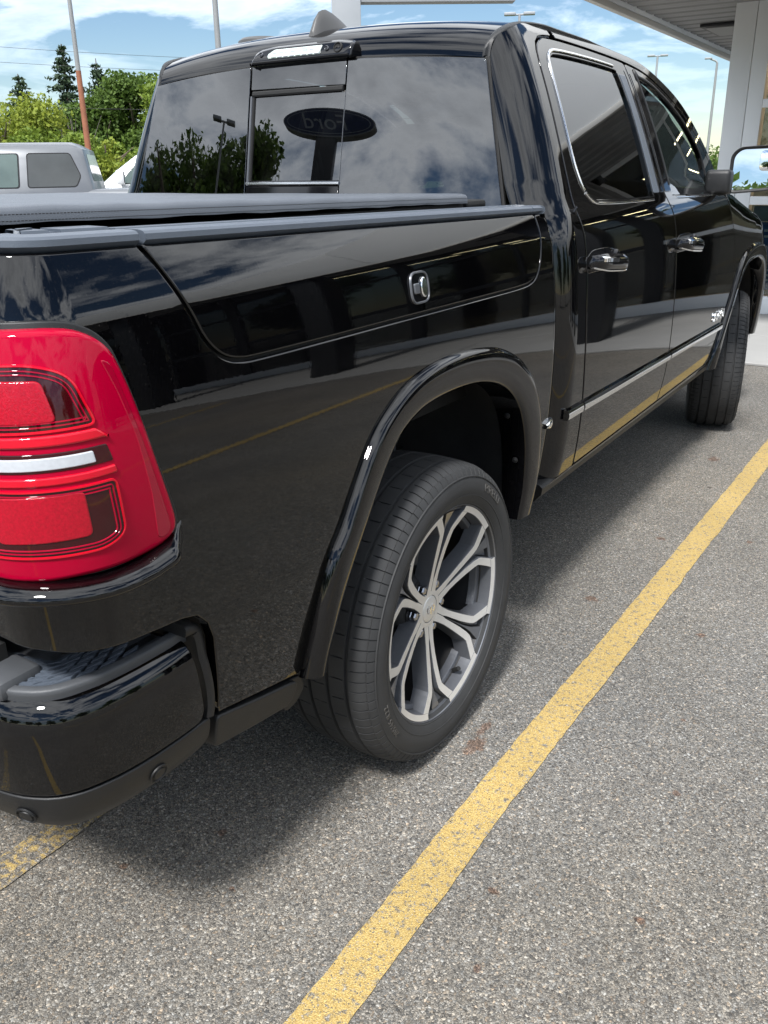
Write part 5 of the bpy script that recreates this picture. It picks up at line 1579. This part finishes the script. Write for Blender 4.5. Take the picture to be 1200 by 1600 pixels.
run_sweep(Lf, lambda p: p[1] <= 1.392 and 2.06 < p[0] < 2.77, 'window_sill_trim', [(a, b * .8) for a, b in CPROF], 'chrome', fdoor)
# pillar appliques
panel('pillar_trim', Sside, round_poly([(1.789, 1.402), (1.862, 1.402), (1.842, 1.826), (1.772, 1.826), (1.786, 1.70)], .006), 'plastic_rail', rdoor, o=.003, h=.03, rim=.004, depth=.012)
panel('pillar_trim', Sside, round_poly([(1.872, 1.402), (1.922, 1.402), (1.886, 1.846), (1.853, 1.846)], .006), 'gloss_black', rdoor, o=.002, h=.03, rim=.004, depth=.012)
panel('pillar_trim', Sside, round_poly([(1.946, 1.402), (2.018, 1.402), (1.990, 1.812), (1.915, 1.84)], .006), 'gloss_black', fdoor, o=.002, h=.03, rim=.004, depth=.012)
# upper frame line over the doors
q = catmull([(1.06, 1.845), (1.10, 1.860), (1.19, 1.868), (1.487, 1.868), (1.80, 1.862)], 8)
# door handles: recessed cup, grip and chrome edge
def handle(yc, z, parent):
    cup = round_poly([(yc - .155, z - .030), (yc + .150, z - .030), (yc + .160, z + .020), (yc + .05, z + .040), (yc - .10, z + .040), (yc - .165, z + .015)], .03)
    panel('handle_cup', Sside, cup, 'gloss_black', parent, o=.0012, h=.02, rim=.003, depth=.006)
    ys_ = np.linspace(-.148, .148, 26)
    P0 = Sside(yc + ys_, np.full(26, z - .004) - .012 * (ys_ / .15))
    lift = .010 + .030 * (1 - (ys_ / .15) ** 6)
    P0[:, 0] += lift
    hh = .021 * (1 - .35 * (ys_ / .15) ** 4)
    Nn = np.tile(np.array([1.0, 0, 0]), (26, 1)); Uu = np.tile(np.array([0, 0, 1.0]), (26, 1)) * (hh / .021)[:, None]
    g = sweep('door_handle', P0, [(-.014, -.020), (.002, -.028), (.013, -.019), (.016, .0), (.012, .017), (.0, .027), (-.014, .020)], np.stack([Nn, Uu], 1), 'chrome' if False else 'gloss_black', parent, auto=60)
    e2 = P0.copy(); e2[:, 2] -= .0255 * (hh / .021); e2[:, 0] += .004
    sweep('handle_edge', e2, [(-.004, -.0035), (.006, -.0035), (.008, .0005), (.005, .003), (-.004, .003)], np.stack([Nn, Uu / (hh / .021)[:, None]], 1), 'chrome', g)
    e3 = P0.copy(); e3[:, 2] += .004; e3[:, 0] += .0115
    sweep('handle_top', e3[2:13], [(-.004, -.008), (.004, -.007), (.005, .010), (-.004, .016)], np.stack([Nn, Uu], 1)[2:13], 'chrome', g)
    kb = revolve_x('lock_cap', [(0, .016), (.010, .015), (.013, .010), (.014, 0)], 'gloss_black', g, 20)
    kb.location = (float(cabx(z + .02)) + .002, yc + .115, z + .012)
handle(1.085, 1.212, rdoor)
handle(2.125, 1.196, fdoor)
# chrome body-side moulding in four lengths
def molding(y0, y1, parent, S, tip=False):
    yy = np.linspace(y0, y1, max(8, int((y1 - y0) / .05)))
    zz_ = .759 - .0135 * (yy - .6)
    P0, F0 = surf_frames(S, yy, zz_, 0)
    sc = np.ones(len(yy))
    prof = [(-.006, -.0165), (.007, -.0165), (.0125, -.012), (.0145, .0), (.0125, .011), (.009, .0165), (-.006, .0165)]
    if tip: sc = np.clip((yy - y0) / .045, .25, 1) ** .6
    Fq = F0.copy(); Fq[:, 1] *= sc[:, None]
    return sweep('side_moulding', P0, prof, Fq, 'chrome', parent, auto=30)
molding(.937, 1.985, rdoor, Sside); molding(1.999, 2.965, fdoor, Sside)
mq = molding(.790, .924, truck, Sside); mb = molding(.632, .690, truck, Sbed, True)
both(mq); both(mb)
# badge on the front door
bt = text_mesh('RAM', .062, .004, .0006)
def onto_side(co):
    y = 2.868 + co[:, 0] * 1.75; z = .793 + co[:, 1] * 1.0 - (co[:, 0]) * .02
    P = Sside(y, z, 0.004); P[:, 0] += co[:, 2]
    return P
map_text('badge', bt, onto_side, 'chrome', fdoor)
L_doors = [copy_tree(d, parent=truck) for d in (rdoor, fdoor)]
for d in L_doors: d.scale = (-1, 1, 1)
# hinge-side bump stop beside the belt
tube('belt_end_cap', [(.958, .905, 1.385), (.952, .90, 1.372), (.955, .915, 1.352)], [.004, .008, .004], 'gloss_black', truck, 8)

# ---- sill
yy = np.linspace(.70, 2.98, 30)
P0 = np.stack([np.full(30, .955), yy, np.full(30, .505)], -1)
FrY = np.stack([np.tile(np.array([1.0, 0, 0]), (30, 1)), np.tile(np.array([0, 0, 1.0]), (30, 1))], 1)
both(sweep('sill', P0, [(-.12, .03), (.012, .036), (.024, .026), (.021, .004), (-.002, -.022), (-.02, -.030), (-.12, -.03)], FrY, 'plastic', truck, auto=50))
both(panel('sill_skin', Sside, [(.745, .508), (3.08, .508), (3.09, .5475), (1.965, .5395), (.955, .5355), (.745, .532)], 'black_paint', truck, h=.05, rim=.002, depth=.02, o=-.001))

# ---- front wing, hood and nose
fl = [(3.128, .60)] + [tuple(p) for p in arch_shrunk(FRO, .03, (3.6, .62)) if p[0] > 3.13 and p[1] > .56] + [(4.46, .56), (4.50, .9), (4.46, 1.06), (4.30, 1.165), (4.0, 1.215), (3.70, 1.262), (3.40, 1.312), (3.20, 1.352), (2.985, 1.376)] + [(float(yfr(z)) + G, z) for z in np.linspace(1.35, .62, 24)]
both(panel('front_wing', Sfen, fl, 'black_paint', truck, h=.025, rim=.003, depth=.02))
hd = []
for y in np.concatenate([np.linspace(2.99, 4.45, 24), [4.52, 4.57]]):
    ze2 = np.interp(y, [2.98, 3.2, 3.4, 3.7, 4.0, 4.3, 4.46, 4.57], [1.378, 1.354, 1.314, 1.264, 1.217, 1.167, 1.10, 1.0]); xe2 = Sfen(np.array([min(y, 4.45)]), np.array([ze2 - .004]))[0][0] - .003
    row = []
    for v in vs_:
        bulge = .055 * (1 - abs(v) ** 3) + .03 * max(0, 1 - ((abs(v) - .25) / .35) ** 2)
        row.append((xe2 * v, y, ze2 + bulge * np.interp(y, [2.98, 3.2, 4.3, 4.57], [.8, 1, 1, .2])))
    hd.append(row)
grid_obj('hood', np.array(hd), 'black_paint', truck, flip=True)
box('grille', (-.62, 4.50, .62), (.62, 4.60, 1.02), 'gloss_black', truck, bev=.03)
for s in (1, -1):
    box('headlight', (min(s * .62, s * .90), 4.36, .86), (max(s * .62, s * .90), 4.58, 1.04), 'lens_clear', truck, bev=.03)
nb = catmull([(.93, 4.28), (.90, 4.45), (.80, 4.58), (.5, 4.66), (0, 4.68)], 8)
nbm = np.vstack([nb, (nb * np.array([-1, 1]))[::-1][1:]])
grid_obj('front_bumper', np.array([[(x, y, z) for (x, y) in nbm] for z in (.44, .50, .60, .70)]), 'black_paint', truck, flip=True)
# windscreen cowl so no light leaks under the hood line
box('cowl', (-.82, 3.0, 1.20), (.82, 3.36, 1.36), 'matte_black', truck, bev=.02)

# ---- door mirror
def mirror(s):
    m = empty_part('door_mirror', truck, (0, 0, 0))
    arm = box('mirror_arm', (.905, 2.70, 1.372), (1.02, 2.83, 1.482), 'plastic', m, bev=.02, seg=3)
    rows = []
    for (y, g) in ((2.766, 1.0), (2.774, 1.02), (2.80, 1.03), (2.86, 1.0), (2.93, .90), (2.985, .68), (3.0, .45)):
        L = round_poly([(1.000, 1.376), (1.195, 1.392), (1.240, 1.43), (1.235, 1.555), (1.200, 1.585), (1.035, 1.578), (1.000, 1.545)], .028, 4)
        c = L.mean(0)
        rows.append([(c[0] + (p[0] - c[0]) * g, y, c[1] + (p[1] - c[1]) * g) for p in L])
    hs = grid_obj('mirror_housing', np.array(rows), 'plastic', m, closed_v=True, auto=60)
    bm = bmesh.new(); bm.from_mesh(hs.data); bmesh.ops.recalc_face_normals(bm, faces=bm.faces); bm.to_mesh(hs.data); bm.free()
    mesh_obj('housing_front', rows[-1], [tuple(range(len(rows[-1])))], 'plastic', hs, False)
    rim = []
    base = np.array(rows[0]); c = base.mean(0)
    r2 = c + (base - c) * np.array([.90, 1, .90])
    r2[:, 1] = 2.815; r1 = c + (base - c) * np.array([.905, 1, .905]); r1[:, 1] = 2.766
    mesh_obj('housing_lip', np.vstack([base, r1, r2]), [(i, (i + 1) % len(base), len(base) + (i + 1) % len(base), len(base) + i) for i in range(len(base))] + [(len(base) + i, len(base) + (i + 1) % len(base), 2 * len(base) + (i + 1) % len(base), 2 * len(base) + i) for i in range(len(base))], 'plastic', hs, True)
    ang = rad(3)
    def Smg(x, z, o=0.0):
        x = np.asarray(x, float); z = np.asarray(z, float)
        return np.stack([x + 0 * z, 2.792 + (x - c[0]) * math.tan(rad(8.5)) * .999 + (z - c[2]) * .066 - o, z + 0 * x], -1)
    L2 = r2[:, [0, 2]]
    gm = panel('mirror_glass', Smg, L2, 'mirror_glass', m, h=.03, rim=.001, depth=.003)
    L3 = round_poly([(1.125, 1.475), (1.222, 1.475), (1.222, 1.562), (1.125, 1.562)], .02)
    def Smg2(x, z, o=0.0):
        P = Smg(x, z, o + .0025); x = np.asarray(x, float); z = np.asarray(z, float)
        P[..., 1] -= .008 * (1 - ((x - 1.17) / .07) ** 2 * .5 - ((z - 1.52) / .06) ** 2 * .5)
        return P
    panel('spot_mirror', Smg2, L3, 'mirror_glass', gm, h=.01, rim=.001, depth=.006)
    if s < 0: m.scale = (-1, 1, 1)
    return m
mirror(1); mirror(-1)

# ---- cabin
box('cabin_floor', (-.86, .80, .52), (.86, 3.1, .58), 'matte_black', truck)
box('rear_cab_wall', (-.80, .80, .55), (.80, .84, 1.33), 'matte_black', truck)
grid_obj('headliner', np.array(RP)[7:, :, :] * np.array([.97, 1, 1]) - np.array([0, 0, .045]), 'headliner', truck)
for (x, y, w) in ((-.42, 2.05, .52), (.42, 2.05, .52), (-.40, 1.12, .62), (.40, 1.12, .62)):
    st_ = box('seat', (x - w / 2, y, .72), (x + w / 2, y + .52, .90), 'seat_leather', truck, bev=.05, seg=3)
    bk = box('seat_back', (x - w / 2, y - .10, .84), (x + w / 2, y + .06, 1.44), 'seat_leather', st_, bev=.05, seg=3)
    bk.data.transform(Matrix.Translation((0, y, .9)) @ Matrix.Rotation(rad(14), 4, 'X') @ Matrix.Translation((0, -y, -.9)))
    hr = box('headrest', (x - .13, y - .22, 1.46), (x + .13, y - .12, 1.64), 'seat_leather', st_, bev=.04, seg=3)
box('dashboard', (-.80, 2.78, .80), (.80, 3.15, 1.33), 'seat_leather', truck, bev=.06, seg=3)
sw = tube('steering_wheel', [(-.42 + .185 * math.cos(a), 2.62 - .06 * math.sin(a), 1.18 + .175 * math.sin(a)) for a in np.linspace(0, 2 * PI, 33)], .015, 'seat_leather', truck, 8)
box('inside_mirror', (-.12, 2.50, 1.74), (.12, 2.53, 1.81), 'gloss_black', truck, bev=.02)
# chassis
for s in (1, -1):
    box('frame_rail', (min(s * .42, s * .54), -1.10, .48), (max(s * .42, s * .54), 4.4, .64), 'matte_black', truck)
tube('rear_axle', [(-.80, 0, .405), (.80, 0, .405)], .055, 'matte_black', truck, 10)
for s_ in (1, -1):
    tube('shock_absorber', [(s_ * .70, .16, .40), (s_ * .68, .22, .70), (s_ * .66, .28, 1.0)], [.022, .032, .034], 'step_plastic', truck, 10)
    box('leaf_spring', (min(s_ * .58, s_ * .64), -.55, .44), (max(s_ * .58, s_ * .64), .55, .475), 'matte_black', truck)
box('differential', (-.16, -.16, .26), (.16, .16, .55), 'matte_black', truck, bev=.07, seg=3)
tube('spare_tyre', [(.36 * math.cos(a), -.66 + .36 * math.sin(a), .60) for a in np.linspace(0, 2 * PI, 25)], .09, 'rubber', truck, 8)
box('underbody', (-.84, .70, .40), (.84, 3.05, .50), 'matte_black', truck)  # plain dark box, added to block light beneath the cab
for x in (.60, -.60):
    tube('exhaust_pipe', [(x, -.4, .47), (x, -.9, .47), (x, -1.12, .46)], .04, 'gunmetal', truck, 12)

# ---- wheels
def face_x(r): return .068 + .056 * (np.asarray(r) / .29) ** 1.5
tyre_prof = [(-.112, .284), (-.122, .290), (-.134, .305), (-.1425, .330), (-.1435, .345), (-.140, .365), (-.133, .382), (-.127, .390)]
def make_tyre(parent):
    NP = 92
    frac = np.array([0.0, .075, .105, .36, .66, .97])
    th = np.concatenate([(k + frac) / NP * 2 * PI for k in range(NP)])
    N = len(th); ph = np.tile(np.arange(6), NP); pit = np.repeat(np.arange(NP), 6)
    xs = np.array([-.1235, -.118, -.110, -.102, -.094, -.0865, -.0835, -.0825, -.0735, -.0725, -.06, -.045, -.0325, -.0315, -.0225, -.0215, -.012, 0, .012, .0215, .0225, .0315, .0325, .045, .06, .0725, .0735, .0825, .0835, .0865, .094, .102, .110, .118, .1235])
    rr = .4075 - .006 * (np.abs(xs) / .10) ** 2.4 - .010 * np.clip((np.abs(xs) - .10) / .024, 0, 1) ** 2
    gro = np.zeros_like(xs)
    for g in (-.078, -.027, .027, .078):
        gro = np.where(np.abs(xs - g) < .0048, .0085, gro)
    prof = np.array(tyre_prof + [(a, b) for a, b in zip(xs, rr)] + [(-a, b) for a, b in tyre_prof[::-1]])
    k0 = len(tyre_prof)
    M = len(prof)
    Rr = np.tile(prof[:, 1], (N, 1)); X = np.tile(prof[:, 0], (N, 1))
    slot = ph < 2
    for j in range(len(xs)):
        x = xs[j]; d = np.full(N, gro[j])
        if abs(x) > .0885:
            d = np.where(slot, .0052, d)
        elif gro[j] == 0 and .04 < abs(x) < .07:
            d = np.where(slot & (pit % 2 == 0), .0040, d)
        elif gro[j] == 0 and .005 < abs(x) < .02:
            d = np.where(slot & (pit % 2 == 1), .0036, d)
        Rr[:, k0 + j] -= d
    for j in (k0 - 1, k0 - 2, M - k0, M - k0 + 1):
        Rr[:, j] -= np.where(slot, .0030, 0)
        X[:, j] -= np.sign(prof[j, 0]) * np.where(slot, .0030, 0)
    P = np.stack([X, Rr * np.cos(th)[:, None], Rr * np.sin(th)[:, None]], -1)
    o = grid_obj('tyre', P, 'rubber', parent, closed_u=True, auto=32, flip=True)
    # raised rings and lettering on the outer wall
    for r_, x_ in ((.2985, .1285), (.3215, .1395), (.3705, .1395)):
        revolve_x('wall_ring', [(x_ - .002, r_ - .0022), (x_ + .0012, r_ - .0012), (x_ + .0012, r_ + .0012), (x_ - .002, r_ + .0022)], 'rubber', o, 120)
    def wall_x(r): return np.interp(r, [.284, .290, .305, .330, .345, .365, .382, .390], [.112, .122, .134, .1425, .1435, .140, .133, .127])
    for body, ang, size, rc, wide in (('PIRELLI', 52, .030, .3475, 1.25), ('285/45 R22', 205, .0215, .346, 1.25)):
        me = text_mesh(body, size, .0009)
        def fn(co, ang=ang, rc=rc, wide=wide):
            a = rad(ang) - co[:, 0] * wide / rc; r = rc + co[:, 1]
            return np.stack([wall_x(r) + .0002 + (co[:, 2] + .0009) * .9, r * np.cos(a), r * np.sin(a)], -1)
        map_text('lettering', me, fn, 'rubber_letter', o)
    return o
def prism_strip(name, inn, out_, parent, mats, depth=.045, lift=0.0, base_mat=None, chamfer=.0012, nsub=5):
    """strip between two polar edges [(r, phi_deg)...]; machined top, painted walls"""
    inn = np.array(inn, float); out_ = np.array(out_, float)
    rows_t = []; 
    def P(r, ph, x): 
        a = np.radians(ph); return np.stack([x, r * np.cos(a), r * np.sin(a)], -1)
    ti = face_x(inn[:, 0]) + lift; to = face_x(out_[:, 0]) + lift
    A = P(inn[:, 0], inn[:, 1], ti); B = P(out_[:, 0], out_[:, 1], to)
    dA = (B - A); dl = np.linalg.norm(dA, axis=1, keepdims=True); dA = dA / np.maximum(dl, 1e-6)
    A1 = A + dA * np.minimum(chamfer, dl * .2); B1 = B - dA * np.minimum(chamfer, dl * .2)
    A0 = A.copy(); B0 = B.copy(); A0[:, 0] -= chamfer; B0[:, 0] -= chamfer
    dep = depth
    A2 = A0 - dA * .004; B2 = B0 + dA * .004; A2[:, 0] = A0[:, 0] - dep; B2[:, 0] = B0[:, 0] - dep
    G_ = np.stack([A2, A0, A1, B1, B0, B2], 0)
    n = G_.shape[1]
    faces = []; fm = []
    for i in range(5):
        for j in range(n - 1):
            faces.append((i * n + j, (i + 1) * n + j, (i + 1) * n + j + 1, i * n + j + 1)); fm.append(0 if i == 2 else 1)
    faces.append(tuple(i * n for i in range(6))[::-1]); fm.append(1)
    faces.append(tuple(i * n + n - 1 for i in range(6))); fm.append(1)
    o = mesh_obj(name, G_.reshape(-1, 3), faces, list(mats), parent, False, fm)
    bm = bmesh.new(); bm.from_mesh(o.data); bmesh.ops.recalc_face_normals(bm, faces=bm.faces)
    up = sum(f.normal.x * f.calc_area() for f in bm.faces if f.material_index == 0)
    if up < 0: bmesh.ops.reverse_faces(bm, faces=bm.faces)
    bm.to_mesh(o.data); bm.free()
    return o
def make_wheel(loc, rz):
    w = empty_part('wheel', truck, loc); w.rotation_euler = (0, 0, rz)
    make_tyre(w)
    rim = revolve_x('rim', [(.098, .278), (.110, .2785), (.114, .286), (.118, .2905), (.1245, .2915), (.1262, .2930), (.1250, .2955), (.116, .2970), (.108, .293), (.104, .288)], 'gunmetal', w, 128, auto=40)
    revolve_x('barrel', [(.110, .279), (.085, .268), (.03, .262), (-.06, .258), (-.115, .270), (-.118, .285)], 'wheel_dark', rim, 96)
    revolve_x('hub_plate', [(.050, 0), (.050, .055), (.046, .085), (.030, .100), (.006, .105)], 'wheel_dark', rim, 48)
    d = revolve_x('brake_disc', [(-.012, .09), (.0, .10), (.0, .188), (-.022, .188), (-.022, .09)], 'steel_disc', w, 64)
    revolve_x('brake_shield', [(-.035, .0), (-.035, .25)], 'wheel_dark', w, 48)
    cal = box('caliper', (-.05, -.20, -.09), (.03, -.11, .09), 'wheel_dark', w, bev=.02)
    mk = ('machined', 'gunmetal')
    IN = [(.050, 0.0), (.060, 0.0), (.070, 0.0), (.084, 0.0), (.092, 1.1), (.10, 1.7), (.13, 2.0), (.17, 2.3), (.21, 3.3), (.228, 4.2), (.238, 5.5), (.258, 9.0), (.2775, 12.0)]
    OUT = [(.050, 30.0), (.060, 23.0), (.070, 18.4), (.082, 15.6), (.092, 13.8), (.10, 12.6), (.13, 10.8), (.17, 9.8), (.21, 9.6), (.222, 9.9), (.2315, 11.4), (.254, 15.0), (.2775, 18.4)]
    for k in range(6):
        f0 = -37 + 60 * k
        sp = prism_strip('spoke', [(r, f0 + a) for r, a in IN], [(r, f0 + a) for r, a in OUT], rim, mk, .044)
        prism_strip('spoke', [(r, f0 - a) for r, a in IN], [(r, f0 - a) for r, a in OUT], rim, mk, .044)
        # window frame at the rim joining neighbouring spokes
        ph = np.linspace(f0 + 12.4, f0 + 47.6, 15)
        prism_strip('rim_frame', [(.2725, a) for a in ph], [(.2905, a) for a in ph], rim, mk, .030, .0006)
        # recessed inlay in the fork
        q = [(.096, 0.5), (.13, 1.6), (.17, 1.9), (.21, 2.8), (.238, 4.8), (.258, 8.2), (.2765, 11.0)]
        prism_strip('inlay', [(r, f0 - a) for r, a in q], [(r, f0 + a) for r, a in q], rim, ('gunmetal', 'wheel_dark'), .03, -.020)
        prism_strip('inlay_rib', [(r, f0 - .38 * a) for r, a in q], [(r, f0 + .38 * a) for r, a in q], rim, ('gunmetal', 'wheel_dark'), .012, -.009)
        # lug nut
        a = rad(f0 + 30)
        nut = revolve_x('lug_nut', [(.046, .0140), (.058, .0140), (.060, .0124), (.0690, .0120), (.0725, .0090), (.0735, 0)], 'nut_chrome', w, 6)
        nut.location = (0, .0695 * math.cos(a), .0695 * math.sin(a)); nut.rotation_euler = (a, 0, 0)
        nut.data.polygons.foreach_set('use_smooth', [False] * len(nut.data.polygons))
        pk_ = revolve_x('lug_pocket', [(.0505, .0195), (.0508, .013), (.046, .0125)], 'wheel_dark', w, 20)
        pk_.location = nut.location
        # ledge closing each window towards the barrel
        ph = np.linspace(f0 + 15.5, f0 + 44.5, 10)
        prism_strip('window_ledge', [(.257, a2) for a2 in ph], [(.2775, a2) for a2 in ph], rim, ('gunmetal', 'gunmetal'), .02, -.034)
    revolve_x('hub_ring', [(.056, .0535), (.0705, .0525), (.0718, .0510), (.0720, .0385), (.0690, .0380)], 'machined', rim, 48, auto=40)
    cap = revolve_x('centre_cap', [(.066, .0372), (.0712, .0368), (.0725, .0350), (.0738, .028), (.0746, .015), (.0748, 0)], 'machined', w, 48, auto=50)
    # ram-head relief on the cap
    def cap_pt(y, z, h): return (.0748 - 1.6 * (y * y + z * z) + h, y, z)
    def relief(pts, h=.0022):
        n = len(pts)
        V = [cap_pt(y, z, h) for y, z in pts] + [cap_pt(y * 1.06, z * 1.06, -.001) for y, z in pts]
        o = mesh_obj('emblem', V, [tuple(range(n))] + [(i, n + i, n + (i + 1) % n, (i + 1) % n) for i in range(n)], 'chrome', cap, False)
        bm = bmesh.new(); bm.from_mesh(o.data); bmesh.ops.recalc_face_normals(bm, faces=bm.faces); bm.to_mesh(o.data); bm.free()
    relief([(-.004, .010), (.004, .010), (.0055, .002), (.0035, -.010), (.0015, -.014), (-.0015, -.014), (-.0035, -.010), (-.0055, .002)])
    for s in (1, -1):
        hn = [(s * .005, .012), (s * .012, .014), (s * .018, .009), (s * .0195, .001), (s * .016, -.007), (s * .010, -.009), (s * .0075, -.004), (s * .011, -.003), (s * .0135, .002), (s * .0115, .007), (s * .007, .008)]
        relief(hn if s < 0 else hn[::-1])
    a = rad(-66)
    v_ = tube('valve', [(.09, .262 * math.cos(a), .262 * math.sin(a)), (.104, .250 * math.cos(a), .250 * math.sin(a)), (.112, .243 * math.cos(a), .243 * math.sin(a))], .0065, 'matte_black', w, 10)
    return w
w0 = make_wheel((.886, 0, .405), 0)
def wheel_copy(loc, rz):
    c = copy_tree(w0, parent=truck); c.location = loc; c.rotation_euler = (0, 0, rz); return c
wheel_copy((-.886, 0, .405), PI)
wheel_copy((.845, 3.76, .405), rad(14))
wheel_copy((-.845, 3.76, .405), PI + rad(14))
tag(truck, 'glossy black crew cab pickup with red tail lamp and silver wheels in the foreground', 'pickup')
